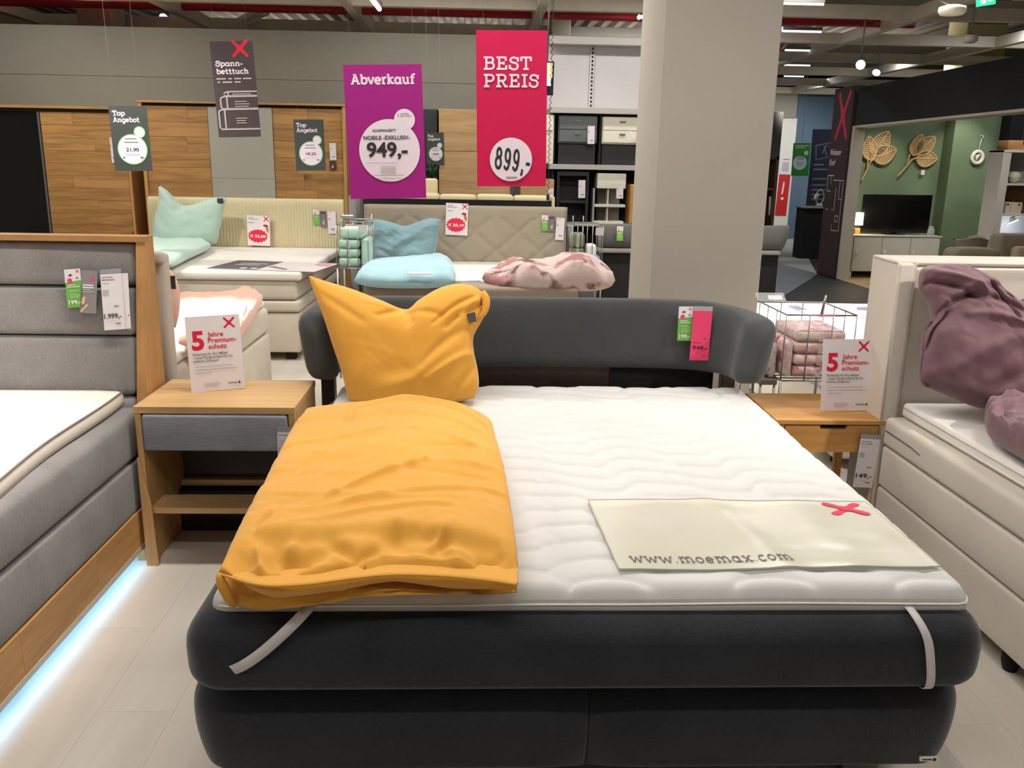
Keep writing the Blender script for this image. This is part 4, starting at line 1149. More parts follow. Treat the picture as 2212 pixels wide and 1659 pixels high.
# ================================================================ small oak nightstand at the right
js = thing('nightstand', 'small oak nightstand with slotted drawer on slim legs', 'nightstand', (1.49, 3.67, 0))
m_oakr = wood('oak_plain', 'c8934f', 'b07c3c', axis=0, scale=1.2, rand=0.04)
box('top', 1.252, 1.740, 3.452, 3.896, 0.559, 0.580, m_oakr, js)
for (x, y) in ((1.258, 3.458), (1.700, 3.458), (1.258, 3.856), (1.700, 3.856)):
    box('leg', x, x + 0.034, y, y + 0.034, 0, 0.559, wood('oak_leg', 'c08c4c', 'a2713a', axis=2, rand=0.03), js)
# drawer front with a slot cut in its upper edge
xs = (1.296, 1.445, 1.46, 1.545, 1.56, 1.697)
g = G(); zt_, zl, zb_ = 0.555, 0.538, 0.436
for y in (3.460, 3.478):
    pass
pts = [(1.296, zb_), (1.697, zb_), (1.697, zt_), (1.560, zt_), (1.560, zl + .006), (1.553, zl), (1.452, zl), (1.445, zl + .006), (1.445, zt_), (1.296, zt_)]
v = [(a, 3.460, b) for a, b in pts] + [(a, 3.478, b) for a, b in pts]; k = len(pts)
g.add(v, [[0, 1, 2, 3, 4, 5, 6, 7, 8, 9], list(range(k, 2 * k))[::-1]] + [[i, i + k, (i + 1) % k + k, (i + 1) % k] for i in range(k)])
dj = g.build('drawer', m_oakr, js)
box('drawer_box', 1.300, 1.693, 3.479, 3.86, 0.445, 0.545, m_dkwood, dj)
for x in (1.262, 1.706):
    box('side_rail', x, x + 0.02, 3.49, 3.856, 0.44, 0.559, m_oakr, js)
box('back_rail', 1.292, 1.700, 3.866, 3.886, 0.44, 0.559, m_oakr, js)

# ================================================================ cream bed at the right
f_crm = fabric('cream_boucle', (205, 196, 184), 700, 0.05, 0.95, 0.2)
rb = thing('upholstered_bed', 'cream upholstered box spring bed with tall piped headboard', 'bed', (2.7, 2.5, 0))
rbox('headboard_wing', 1.700, 1.765, 3.455, 3.72, 0.02, 1.240, 0.012, f_crm, rb, 3)
rbox('headboard_panel', 1.768, 3.75, 3.475, 3.60, 0.02, 1.225, 0.02, f_crm, rb, 3, 4, (0, 0.008, 0))
rbox('headboard_cap', 1.700, 3.80, 3.49, 3.72, 1.225, 1.250, 0.010, f_crm, rb, 3)
tube('piping', [(1.766, 3.462, 0.5), (1.766, 3.462, 1.232), (1.78, 3.468, 1.243), (3.8, 3.475, 1.243)], 0.006, f_crm, rb, 8)
tube('piping', [(1.70, 3.70, 1.246), (1.70, 3.47, 1.240), (1.702, 3.455, 0.5)], 0.005, f_crm, rb, 8)
rbox('mattress', 1.712, 3.72, 1.2, 3.45, 0.476, 0.600, 0.022, f_crm, rb, 4, 5, (0.004, 0, 0))
rbox('base_box', 1.716, 3.72, 1.2, 3.45, 0.296, 0.472, 0.014, f_crm, rb, 3, 5, (0.004, 0, 0))
rbox('base_box', 1.716, 3.72, 1.2, 3.45, 0.085, 0.292, 0.014, f_crm, rb, 3, 5, (0.004, 0, 0))
for y in (1.5, 2.505, 3.3):
    lathe('leg', [(0.022, 0), (0.03, 0.03), (0.03, 0.088)], (1.775, y, 0), m_black, rb, 12)
tube('mattress_zip', [(1.711, 3.42, 0.545), (1.709, 3.2, 0.545), (1.711, 3.13, 0.536)], 0.003, mat('zip_dark', (110, 106, 112), 0.5), rb, 6)
rt_ = thing('mattress_topper', 'thick white mattress topper on the cream upholstered bed', 'mattress topper', (2.7, 2.4, 0.6))
rbox('cover', 1.775, 3.72, 1.2, 3.44, 0.602, 0.664, 0.018, fabric('white_jersey', (226, 222, 216), 500, 0.02, 0.9, 0.1, bump=0.2), rt_, 4)
tube('piping', [(1.7735, 1.2, 0.648), (1.7735, 3.42, 0.648)], 0.003, m_white, rt_, 6)
tube('piping', [(1.7735, 1.2, 0.618), (1.7735, 3.42, 0.618)], 0.003, m_white, rt_, 6)

# plum bedding
c_plum = cotton('cotton_plum', (118, 88, 95), 0.6)
c_plumd = cotton('cotton_plum_dark', (104, 72, 84), 0.65)
n2 = Vector((-0.25, -0.92, 0.30)).normalized(); q0 = Vector((2.15, 3.10, 0.70))
pl = thing('pillow', 'big plum purple pillow leaning on the cream headboard', 'pillow', (2.2, 3.15, 0.665))
b_ = [(1992, 832), (2040, 852), (2110, 880), (2200, 890), (2290, 880)]
r_ = [(2290, 880), (2300, 800), (2290, 720), (2270, 660)]
t_ = [(1984, 605), (1992, 580), (2030, 571), (2080, 573), (2130, 594), (2180, 640), (2230, 662), (2270, 660)]
l_ = [(1992, 832), (1984, 810), (1990, 765), (1993, 722), (2012, 694), (2003, 655), (1986, 628), (1984, 605)]
rp2 = ridges([(.04, .98, .40, .80, .03, .03), (.02, .90, .30, .74, .02, -.03), (.10, .66, .55, .95, .03, .025), (.05, .62, .35, .78, .02, -.025), (.15, .70, .75, .82, .025, -.018),
              (.25, .60, .9, .72, .03, .016), (.2, .2, .6, .55, .06, .02), (.5, .15, .9, .5, .05, -.02), (.45, .92, .6, .70, .02, -.022), (.65, .9, .8, .6, .03, .02), (.02, .3, .12, .6, .015, -.03)])
PLs = [[onplane(a, b, q0, n2) for a, b in s] for s in (b_, r_, t_, l_)]
cushion('cover', PLs, n2, 0.13, c_plum, pl, 100, lambda u, v: 1.25 * rp2(u, v) + .02 * fbm(u * 3, v * 3, 5.5, 3) + .010 * max(0, v - .4) * (1 - abs(fbm(u * 5 + v * 3, v * 9, 7.5, 3)) * 4), back=0.7, power=0.55, rough=0.0)
flp = curve([onplane(a, b, q0 + n2 * 0.02, n2) for a, b in ((2012, 694), (1999, 720), (1995, 760), (1991, 806), (2004, 836))], 14)
tube('envelope_hem', flp, 0.006, c_plumd, pl, 6)
d2 = thing('duvet', 'crumpled plum purple duvet beneath the big plum pillow', 'duvet', (2.4, 2.7, 0.665))
b_ = [(2150, 935), (2200, 968), (2260, 1010), (2330, 1040)]
r_ = [(2330, 1040), (2400, 960), (2380, 860)]
t_ = [(2128, 880), (2180, 850), (2260, 830), (2380, 860)]
l_ = [(2150, 935), (2128, 915), (2128, 880)]
z_ = 0.735
cushion('cover', [[atz(a, b, z_) for a, b in s] for s in (b_, r_, t_, l_)], (-.1, -.1, 1), 0.075, c_plum, d2, 50, lambda u, v: .035 * fbm(u * 4, v * 4, 2.5, 4), back=0.8, power=0.4, rough=0.0)
p3 = thing('pillow', 'darker plum pillow peeping out behind the big plum pillow', 'pillow', (2.75, 3.3, 0.67))
n3 = Vector((0, -0.95, 0.25)).normalized(); q3 = Vector((2.75, 3.22, 0.70))
b_ = [(2200, 860), (2300, 870), (2420, 860)]; r_ = [(2420, 860), (2430, 760), (2420, 640)]; t_ = [(2186, 664), (2220, 640), (2300, 628), (2420, 640)]; l_ = [(2200, 860), (2190, 760), (2186, 664)]
cushion('cover', [[onplane(a, b, q3, n3) for a, b in s] for s in (b_, r_, t_, l_)], n3, 0.08, c_plumd, p3, 40, lambda u, v: .02 * fbm(u * 4, v * 4, 3.5, 3), power=0.5)
# ================================================================ bed behind the oak bed, back to back with it
f_beige = fabric('beige_linen', (206, 196, 180), 700, 0.06, 0.95, 0.15)
f_white = fabric('white_knit', (226, 222, 214), 500, 0.03, 0.9, 0.1, bump=0.2)
c_peach = cotton('cotton_peach', (226, 176, 156))
db = thing('upholstered_bed', 'beige bed under a burnt-out spotlight behind the oak headboard', 'bed', (-2.3, 4.7, 0))
rbox('headboard', -3.35, -1.352, 3.765, 3.86, 0.02, 1.205, 0.02, fabric('taupe_pale', (186, 174, 160), 700, 0.06, 0.95, 0.15), db, 3)
rbox('headboard_cap', -3.35, -1.350, 3.750, 3.80, 1.16, 1.215, 0.015, MATS['taupe_pale'], db, 3)
rbox('mattress', -3.3, -1.44, 3.865, 5.93, 0.46, 0.628, 0.03, f_beige, db, 4)
rbox('base_box', -3.3, -1.435, 3.865, 5.92, 0.07, 0.452, 0.02, f_beige, db, 3)
for y in (4.05, 5.75): lathe('leg', [(0.03, 0), (0.03, 0.075)], (-1.52, y, 0), m_black, db, 10)
t = rbox('mattress_topper', -3.28, -1.46, 3.875, 5.92, 0.630, 0.675, 0.018, f_white, None, 3)
tag(t, 'white topper under the glaring peach duvet', 'mattress topper')
dd = thing('duvet', 'peach duvet glaring white under the spotlight behind the oak bed', 'duvet', (-1.8, 4.7, 0.7))
z_ = 0.725
sd = [[atz(a, b, z_) for a, b in l] for l in ([(385, 742), (440, 744), (500, 738), (527, 712)], [(527, 712), (548, 680), (566, 650), (568, 640)], [(388, 632), (430, 636), (490, 634), (530, 626), (568, 640)], [(385, 742), (384, 700), (386, 660), (388, 632)])]
cushion('cover', sd, (0, 0, 1), 0.05, c_peach, dd, 50, lambda u, v: .012 * fbm(u * 9, v * 3, 1.5, 3), power=0.35, rough=0.0)
dp = thing('pillow', 'peach pillow on edge between the beige headboard and the duvet', 'pillow', (-1.8, 4.0, 0.7))
sd = [[aty(a, b, 4.03) for a, b in l] for l in ([(300, 706), (380, 708)], [(380, 708), (386, 660), (383, 620), (374, 590)], [(300, 570), (340, 560), (374, 590)], [(300, 706), (300, 570)])]
cushion('cover', sd, (0, -1, .2), 0.07, c_peach, dp, 30, lambda u, v: .01 * fbm(u * 4, v * 4), power=0.5)
c = aty(372, 610, 3.94); lab(box('sewn_label', c.x - .02, c.x + .015, c.y - .002, c.y, c.z - .03, c.z + .03, INK, dp), 'black sewn label')
c = Card('foot_protector', 'grey white printed sheet at the far end of the peach bed', 'protective sheet', atz(400, 630, .682), atz(482, 631, .682), atz(392, 642, .682), mat('sheet_print', (206, 202, 198), 0.4), 0.003)
c.rect(.25, .25, .80, .75, mat('print_bluegrey', (122, 122, 124), 0.5))

# ================================================================ beige bed with fluted headboard
f_flute = fabric('beige_cord', (206, 196, 160), 800, 0.05, 0.95, 0.2)
ab = thing('upholstered_bed', 'beige bed with fluted headboard and mint bedding by the wardrobes', 'bed', (-2.4, 8.0, 0))
xa0, xa1 = -3.37, -1.40; nr = 64
V, Fa = [], []; rows = [0.30, 1.15, 1.19, 1.212, 1.222]; per = 6; cols = nr * per
for (z, inset) in zip(rows, (0, 0, 0.004, 0.016, 0.045)):
    for i in range(cols + 1):
        x = xa0 + (xa1 - xa0) * i / cols; ph = (i % per) / per
        V.append((x, 9.10 - 0.010 * abs(math.sin(math.pi * ph)) + inset, z + 0.004 * abs(math.sin(math.pi * ph)) * (z > 1.2)))
w = cols + 1
for r in range(len(rows) - 1):
    for i in range(cols): Fa.append([r * w + i, r * w + i + 1, (r + 1) * w + i + 1, (r + 1) * w + i])
mesh('fluted_front', V, Fa, f_flute, ab, True)
rbox('headboard_body', xa0, xa1, 9.105, 9.20, 0.0, 1.218, 0.02, f_flute, ab, 3)
rbox('mattress', -3.32, -1.47, 7.02, 9.08, 0.505, 0.662, 0.03, f_beige, ab, 4, 4, (0.008, 0.008, 0))
rbox('mattress', -3.32, -1.45, 7.02, 9.08, 0.405, 0.500, 0.025, f_beige, ab, 4, 4, (0.008, 0.008, 0))
rbox('base_box', -3.32, -1.46, 7.03, 9.08, 0.07, 0.398, 0.02, f_beige, ab, 3)
for x in (-3.2, -1.56): box('leg', x - .04, x + .04, 7.1, 7.18, 0, .075, m_black, ab)
t = rbox('mattress_topper', -3.30, -1.43, 7.00, 9.08, 0.664, 0.732, 0.022, f_white, None, 4, 3, (0, 0.006, 0.002))
tag(t, 'white topper on the bed with the fluted beige headboard', 'mattress topper')
c = Card('foot_protector', 'plum and white printed sheet on the topper before the fluted headboard', 'protective sheet', atz(475, 561, .738), atz(690, 568, .738), atz(446, 579, .738), mat('sheet_white', (214, 206, 208), 0.4), 0.003)
c.poly([(0, 0), (.46, 0), (.46, 1), (0, 1)], mat('sheet_plum', (84, 74, 90), 0.4), 'print_block'); c.bars([(.12, .40, .66), (.12, .36, .5)], m_ltxt, hh=.03); c.bars([(.28, .34, .12), (.38, .44, .12)], m_card, hh=.05)
c.poly([(.48, .35), (.70, .10), (.72, .16), (.5, .45)], m_gtxt, 'print_motif'); c.poly([(.82, .75), (.98, .6), (.98, .85), (.84, .95)], mat('print_rose', (206, 150, 158), 0.5), 'print_motif')
c_mint = cotton('cotton_mint', (176, 200, 188)); c_mint2 = cotton('cotton_mint_pale', (188, 214, 204))
pm_ = thing('pillow', 'mint green pillow with pointed corners against the fluted headboard', 'pillow', (-3.0, 8.9, .73))
YP = 8.80
sd = [[aty(a, b, YP) for a, b in l] for l in ([(330, 530), (400, 534), (468, 527)], [(468, 527), (476, 490), (482, 460), (489, 428)], [(342, 399), (362, 412), (385, 436), (402, 444), (425, 439), (455, 428), (489, 428)], [(330, 530), (334, 470), (342, 440), (342, 399)])]
cushion('cover', sd, (0, -1, .12), 0.12, c_mint, pm_, 40, ridges([(.42, .95, .30, .75, .04, -.03), (.42, .95, .50, .72, .04, -.02)]), power=0.5)
q = aty(476, 434, YP - .06); lab(box('sewn_label', q.x - .03, q.x + .03, q.y - .004, q.y, q.z - .025, q.z + .025, INK, pm_), 'dark sewn label')
dm_ = thing('duvet', 'pale mint duvet lying under the mint pillow', 'duvet', (-3.0, 8.0, .735))
z_ = .80
sd = [[atz(a, b, z_) for a, b in l] for l in ([(300, 560), (340, 574), (368, 574)], [(368, 574), (410, 552), (454, 532), (450, 526)], [(300, 524), (350, 518), (400, 517), (450, 526)], [(300, 560), (300, 524)])]
cushion('cover', sd, (0, 0, 1), .06, c_mint2, dm_, 36, lambda u, v: .01 * fbm(u * 4, v * 4), power=.4)
m_burst = mat('burst_red', (222, 36, 66), 0.5); m_orange = mat('print_orange', (206, 110, 64), 0.5)
def burst_card(label, TL, TR, BL, price):
    c = Card('price_card', label, 'price card', TL, TR, BL, m_card, 0.003, 'cards with a red star')
    c.cross(.85, .90, .22, m_cred); c.bars([(.06, .32, .925), (.06, .50, .875), (.06, .32, .76)], m_gtxt, hh=.008)
    pts = []
    for k in range(32):
        a = 2 * math.pi * k / 32; r = 1.0 if k % 2 == 0 else .84
        pts.append((.47 + .46 * r * math.cos(a), .32 + .235 * r * math.sin(a)))
    c.poly(pts, m_burst, 'star_shape')
    c.poly([(.70, .66), (.80, .70), (.92, .66), (.96, .52), (.93, .42), (.84, .52), (.80, .64)], m_orange, 'print_motif'); c.poly([(.68, .66), (.78, .715), (.93, .69), (.90, .63), (.78, .66)], m_brown, 'print_motif')
    c.text(price, .11, .275, .085, m_card, .03, width=.72)
    return c
burst_card('white card with red star reading 22,00 before the fluted headboard', *tagY((537, 465), (586, 467), (535, 529.5), 9.02), '€ 22,00')
def trio(YY, gq, sq, wq, where):
    green_tag('green tag, left of the three tags on the %s' % where, *tagY(*gq, YY), price=None)
    c = Card('price_tag', 'see-through sleeve, middle of the three tags on the %s' % where, 'price tag', *tagY(*sq, YY), mat('sleeve_plum', (126, 112, 122), 0.3), 0.001)
    c.rect(.1, .82, .9, .97, mat('print_violet', (92, 62, 96), .5)); c.poly([(.3, .2), (.6, .15), (.7, .4), (.5, .45)], m_ltxt, 'print_motif')
    white_tag('white price tag, right of the three tags on the %s' % where, *tagY(*wq, YY), group=None, sleeve=False)
trio(9.075, ((677, 453), (691, 453), (677.5, 486)), ((692, 456), (705, 456), (693, 491)), ((706, 457), (724, 457), (709, 505)), 'fluted headboard')

# ================================================================ taupe bed with diamond headboard
f_tau = fabric('taupe_woven', (158, 148, 130), 800, 0.05, 0.95, 0.2)
bb = thing('upholstered_bed', 'taupe bed with diamond-stitched headboard and blue bedding', 'bed', (-0.13, 7.0, 0))
xb0, xb1, zb0, zb1 = -1.05, 0.797, 0.30, 1.232
nxx, nzz = 96, 50; V, Fa = [], []
for j in range(nzz + 1):
    for i in range(nxx + 1):
        x = xb0 + (xb1 - xb0) * i / nxx; z = zb0 + (zb1 - zb0) * j / nzz
        e = min(x - xb0, xb1 - x, zb1 - z)
        s = (x - xb0) / 0.20; q = (zb1 - 0.06 - z) / 0.17
        a, b = (s + q) % 2.0, (s - q) % 2.0
        d = min(min(a, 2 - a), min(b, 2 - b))
        h = 0.020 * min(1, d / 0.25) ** .6 * (1 if zb1 - z > 0.06 else 1) + (0.004 if z > 1.17 else 0)
        if zb1 - z < 0.10: # vertical pleats to the top edge
            p = s % 2.0; h = 0.020 * min(1, min(p, 2 - p) / 0.15) ** .6
        V.append((x, 8.0 - h * min(1, e / 0.02) + 0.03 * max(0, 1 - e / 0.03) ** 2, z))
for j in range(nzz):
    for i in range(nxx):
        a = j * (nxx + 1) + i; Fa.append([a, a + 1, a + nxx + 2, a + nxx + 1])
mesh('stitched_front', V, Fa, f_tau, bb, True)
rbox('headboard_body', xb0, xb1, 8.012, 8.11, 0, 1.232, 0.03, f_tau, bb, 4)
rbox('mattress', -0.80, 0.68, 6.0, 7.985, .47, .672, .03, f_tau, bb, 4)
rbox('base_box', -0.80, 0.68, 6.0, 7.985, .07, .464, .02, f_tau, bb, 3)
rbox('foot_cushion', -0.80, 0.69, 5.985, 6.25, .674, .775, .03, fabric('taupe_rose', (150, 134, 120), 700, .05, .95, .2), bb, 4)
tube('piping', [(-.81, 5.995, .668), (.67, 5.995, .668)], .008, m_white, bb, 6)
for x in (-.74, .6): box('leg', x - .04, x + .04, 6.1, 6.18, 0, .075, m_black, bb)
t = rbox('mattress_topper', -.81, .67, 6.26, 7.975, .676, .735, .022, f_white, None, 4)
tag(t, 'white topper on the bed with the diamond-stitched headboard', 'mattress topper')
c_blue = cotton('cotton_blue', (124, 156, 164)); c_blue2 = cotton('cotton_blue_pale', (152, 188, 196))
pb = thing('pillow', 'slate blue pillow against the diamond-stitched headboard', 'pillow', (-.6, 7.75, .735))
YP = 7.72
sd = [[aty(a, b, YP) for a, b in l] for l in ([(812, 566), (880, 570), (938, 564)], [(938, 564), (943, 530), (948, 500), (953, 474)], [(791, 479), (815, 473), (845, 480), (875, 488), (905, 478), (930, 471), (953, 474)], [(812, 566), (806, 530), (800, 505), (791, 479)])]
cushion('cover', sd, (0, -1, .15), .13, c_blue, pb, 44, lambda u, v: ridges([(.45, .9, .3, .55, .05, -.03), (.25, .25, .55, .7, .05, .03), (.1, .3, .35, .15, .05, -.03), (.5, .6, .95, .85, .08, .02)])(u, v) + .02 * fbm(u * 3, v * 3, 7), power=.5)
dbb = thing('duvet', 'light blue duvet folded at the foot of the taupe bed', 'duvet', (-.6, 6.5, .77))
z_ = .84
sd = [[atz(a, b, z_) for a, b in l] for l in ([(764, 606), (820, 610), (900, 612), (984, 608)], [(984, 608), (983, 590), (976, 573)], [(796, 563), (850, 566), (900, 562), (950, 556), (976, 573)], [(764, 606), (780, 585), (796, 563)])]
cushion('cover', sd, (0, 0, 1), .065, c_blue2, dbb, 44, lambda u, v: ridges([(.3, .2, .6, .3, .04, -.03), (.5, .15, .9, .25, .03, .02)])(u, v) + .014 * fbm(u * 4, v * 4, 3), power=.35)
q0_, q1_ = atz(879, 588, .915), atz(933, 588, .915)
lab(box('paper_band', q0_.x, q1_.x, q0_.y - .03, q0_.y + .05, .905, .912, m_card, dbb), 'white paper band')
c_flo = blotch('floral_print', (196, 176, 170), (156, 112, 112), (112, 84, 74), 4.0, .55, .60)
df = thing('duvet', 'pink floral duvet bundled at the right foot corner of the taupe bed', 'duvet', (.5, 6.4, .77))
z_ = .80
fl_f = [Vector((.15, 6.02, z_)), Vector((.5, 5.98, z_)), Vector((.90, 6.05, z_))]
fl_b = [Vector((.10, 6.55, z_)), Vector((.3, 6.75, z_)), Vector((.55, 6.8, z_)), Vector((.80, 6.7, z_)), Vector((.96, 6.5, z_))]
cushion('cover', [fl_f, [fl_f[-1], Vector((.985, 6.25, z_)), fl_b[-1]], fl_b, [fl_f[0], Vector((.02, 6.25, z_)), fl_b[0]]], (0, 0, 1), .075, c_flo, df, 44,
        lambda u, v: .10 * math.exp(-((u - .72) / .22) ** 2) + .05 * math.exp(-((u - .30) / .14) ** 2) + .03 * fbm(u * 5, v * 3, 9, 3), power=.4)
c = Card('foot_protector', 'grey printed sheet between blue and floral duvets', 'protective sheet', atz(1017, 606, .742), atz(1068, 604, .742), atz(1015, 619, .742), mat('sheet_greyblue', (128, 124, 128), .4), .003)
burst_card('white card with red star reading 20,10 on the diamond-stitched headboard', *tagY((963, 438), (1011, 440), (962, 507), 7.965), '€ 20,10')
trio(7.965, ((1169, 465), (1183, 465), (1170, 499)), ((1184, 467), (1197, 467), (1185, 500)), ((1200, 470), (1218, 471), (1199, 518)), 'diamond-stitched headboard')

# ================================================================ black backed cream seat bank behind the taupe bed
sb = thing('bed_settee', 'black backed settee with cream cushions behind the taupe headboard', 'settee', (-.25, 8.5, 0))
xg0, xg1 = aty(784, 440, 8.3).x, aty(1198, 440, 8.3).x
box('back_panel', xg0, xg1 - .02, 8.28, 8.34, .0, 1.275, m_black, sb)
box('end_panel', xg1 - .03, xg1, 8.27, 8.75, 0, 1.315, mat('cream_leather', (222, 206, 166), .6, .02), sb, bev=.006)
for k in range(5):
    a, b = xg0 + (xg1 - xg0 - .03) * k / 5, xg0 + (xg1 - xg0 - .03) * (k + 1) / 5
    rbox('cushion', a + .002, b - .002, 8.345, 8.62, 1.06, 1.315 + .006 * (k % 2), .03, MATS['cream_leather'], sb, 4, 3, (0, 0, .006))
box('seat_base', xg0, xg1 - .03, 8.345, 9.0, .05, 1.05, m_black, sb)
c0 = aty(916, 385, 8.75); c1 = aty(946, 420, 8.75)
cs = rbox('cushion', c0.x, c1.x, 8.66, 8.80, c1.z - .02, c0.z, .03, MATS['cream_leather'], None, 4)
tag(cs, 'upright cream cushion below the dark panel right of the purple sign', 'cushion')

# grey upholstered end between the two headboards
a, b = aty(757, 425, 8.6), aty(779, 520, 8.6)
gp = thing('bed_end', 'slim grey upholstered bed end between the fluted and diamond headboards', 'bed', (a.x, 8.6, 0))
rbox('panel', a.x, b.x, 8.45, 8.62, 0.02, 1.30, .03, fabric('grey_end', (142, 142, 138), 700, .05), gp, 4)
box('leg', a.x + .02, b.x - .02, 8.5, 8.56, 0, .03, m_black, gp)

# ================================================================ dark bed seen from behind the pillar
f_dg = fabric('anthracite_cloth', (92, 90, 88), 700, .06)
hb_ = thing('upholstered_bed', 'anthracite bed with black rear and bolster headboard behind the pillar', 'bed', (1.8, 7.8, 0))
ya = 7.3
g0, g1 = aty(1297, 520, ya), aty(1690, 520, ya)
box('rear_panel', g0.x, g1.x - .02, ya, ya + .06, .03, .90, m_black, hb_)
rbox('ledge', g0.x - .02, g1.x - .02, ya - .05, ya + .10, .90, .935, .012, fabric('ledge_grey', (140, 138, 132), 700, .04), hb_, 3)
V, Fa = [], []
for i in range(25):      # bolster, flaring at its free end
    s = i / 24; x = g0.x + (g1.x + .02 - g0.x) * s
    r = .105 + (.012 * max(0, s - .85) / .15) ; 
    for k in range(18):
        an = 2 * math.pi * k / 18
        V.append((x + (.03 * math.sin(an) if s > .95 else 0), ya + .04 + r * .8 * math.cos(an), 1.03 + r * math.sin(an)))
for i in range(24):
    for k in range(18): Fa.append([i * 18 + k, i * 18 + (k + 1) % 18, (i + 1) * 18 + (k + 1) % 18, (i + 1) * 18 + k])
Fa += [list(range(18))[::-1], [24 * 18 + k for k in range(18)]]
mesh('bolster', V, Fa, f_dg, hb_, True)
rbox('mattress', g0.x, g1.x - .02, ya + .11, ya + 2.1, .25, .55, .03, f_dg, hb_, 3)
tube('leg', [(g1.x - .12, ya + .02, 0), (g1.x - .12, ya + .02, .92)], .012, m_steel, hb_)
green_tag('green tag on the anthracite bolster beside the pillar', *tagY((1331, 489), (1344.5, 489), (1332, 520), ya - .075), price=None)

# ================================================================ white bed glaring behind the cream bed
wb = thing('upholstered_bed', 'white bed glaring under a spotlight behind the wire basket', 'bed', (2.8, 5.0, 0))
rbox('mattress', 1.93, 3.8, 4.45, 6.36, .40, .585, .03, f_white, wb, 3)
rbox('base_box', 1.95, 3.8, 4.45, 6.34, .06, .395, .02, f_white, wb, 3)
for y in (4.6, 6.2): lathe('leg', [(.03, 0), (.03, .065)], (2.03, y, 0), m_black, wb, 10)
t = rbox('mattress_topper', 1.915, 3.8, 4.45, 6.37, .588, .635, .02, f_white, None, 3)
tag(t, 'glaring white topper behind the wire basket', 'mattress topper')
c = Card('foot_protector', 'violet and pink printed sheet on the far end of the glaring white bed', 'protective sheet', atz(1702, 660, .642), atz(1905, 662, .642), atz(1755, 684, .642), mat('sheet_pale', (214, 206, 204), .4), .003)
c.poly([(.0, .55), (.12, .6), (.10, 1), (0, 1)], mat('print_violetgrey', (108, 100, 124), .5), 'print_block'); c.poly([(.2, .5), (.5, .45), (.55, .7), (.22, .8)], mat('print_tan', (196, 180, 166), .5), 'print_motif')
c.poly([(.62, .6), (1, .5), (1, .95), (.7, .9)], MATS['print_violetgrey'], 'print_block'); c.poly([(.06, .0), (.32, .0), (.30, .22), (.04, .2)], m_hot, 'print_block')
# ================================================================ wardrobes along the back wall
m_glassdk = mat('dark_mirror', (18, 20, 21), 0.06, spec=0.7)
m_glasswh = mat('white_glass', (176, 174, 162), 0.08, spec=0.7)
m_dgap = mat('gap_black', (14, 11, 9), 0.8)
YW = 9.9
def planks(door, x0, x1, z0, z1, y, rows, seed, m=None):
    """horizontal oak boards, each its own piece, with staggered butt joints"""
    r = random.Random(seed); h = (z1 - z0) / rows
    for k in range(rows):
        cuts = [x0, x1]
        if r.random() < .6: cuts.insert(1, x0 + (x1 - x0) * r.uniform(.3, .7))
        for a, b in zip(cuts[:-1], cuts[1:]):
            d = r.uniform(0, .0025)
            box('plank', a + .0008, b - .0008, y - .012 - d, y, z0 + k * h + .0008, z0 + (k + 1) * h - .0008, m or m_oakw, door, bev=.001)
def wx(px, py=360): return aty(px, py, YW).x
def wz(px, py): return aty(px, py, YW).z
# left wardrobe: dark mirror door and oak door
w1 = thing('wardrobe', 'oak sliding wardrobe with dark mirror door at the picture edge', 'wardrobe', (-4.6, 10.2, 0))
xl, xm, xr, zt1 = -5.6, wx(92, 300), wx(277, 300), 2.125
box('carcass', xl, xr, YW + .05, 10.55, .05, zt1 - .04, m_oakv, w1)
box('cornice', xl, xr + .02, YW - .03, 10.55, zt1 - .028, zt1, m_oakw, w1)
box('shadow_gap', xl, xr, YW, YW + .05, zt1 - .06, zt1 - .028, m_dgap, w1, bev=0)
d1 = box('mirror_door', xl, xm - .035, YW + .01, YW + .045, .08, zt1 - .06, m_glassdk, w1)
box('handle_strip', xm - .033, xm - .012, YW - .005, YW + .04, .08, zt1 - .06, mat('alu_grey', (110, 112, 104), .4, metal=.4), w1)
box('gap_strip', xm - .012, xm, YW + .01, YW + .04, .08, zt1 - .06, m_dgap, w1, bev=0)
d2_ = box('oak_door', xm, xr - .03, YW + .012, YW + .045, .08, zt1 - .06, m_oakw, w1)
planks(d2_, xm, xr - .03, .08, zt1 - .062, YW + .010, 15, 3)
box('side_stile', xr - .03, xr, YW, YW + .05, 0, zt1 - .028, m_oakv, w1)
box('inner_rail', wx(198, 500), xr - .03, YW - .05, YW - .012, wz(230, 503) - .05, wz(230, 498), m_oakw, w1)
for x in (xl + .1, xr - .1): box('foot', x - .04, x + .04, YW + .1, YW + .2, 0, .05, m_dgap, w1)
# second wardrobe: oak, white glass, oak
w2w = thing('wardrobe', 'oak sliding wardrobe with white glass middle door', 'wardrobe', (-2.5, 10.2, 0))
xl, xr, zt2 = wx(306, 300), wx(748, 300), 2.20
s1, s2 = wx(452, 300), wx(591, 300)
box('carcass', xl + .03, xr - .03, YW + .05, 10.55, .05, zt2 - .04, m_oakv, w2w)
box('cornice', xl - .01, xr + .01, YW - .04, 10.55, zt2 - .022, zt2, m_oakw, w2w)
box('shadow_gap', xl, xr, YW + .012, YW + .05, zt2 - .05, zt2 - .022, m_dgap, w2w, bev=0)
for x in (xl, xr - .035): box('side_stile', x, x + .035, YW - .03, YW + .05, 0, zt2 - .022, m_oakv, w2w)
da = box('oak_door', xl + .036, s1, YW + .012, YW + .045, .08, zt2 - .052, m_oakw, w2w)
planks(da, xl + .036, s1, .08, zt2 - .052, YW + .010, 13, 5)
dg_ = thing_door = box('glass_door', s1 + .004, s2 - .004, YW - .01, YW + .02, .08, zt2 - .05, m_glasswh, w2w)
zz = [.08, .62, 1.02, 1.40, zt2 - .052]
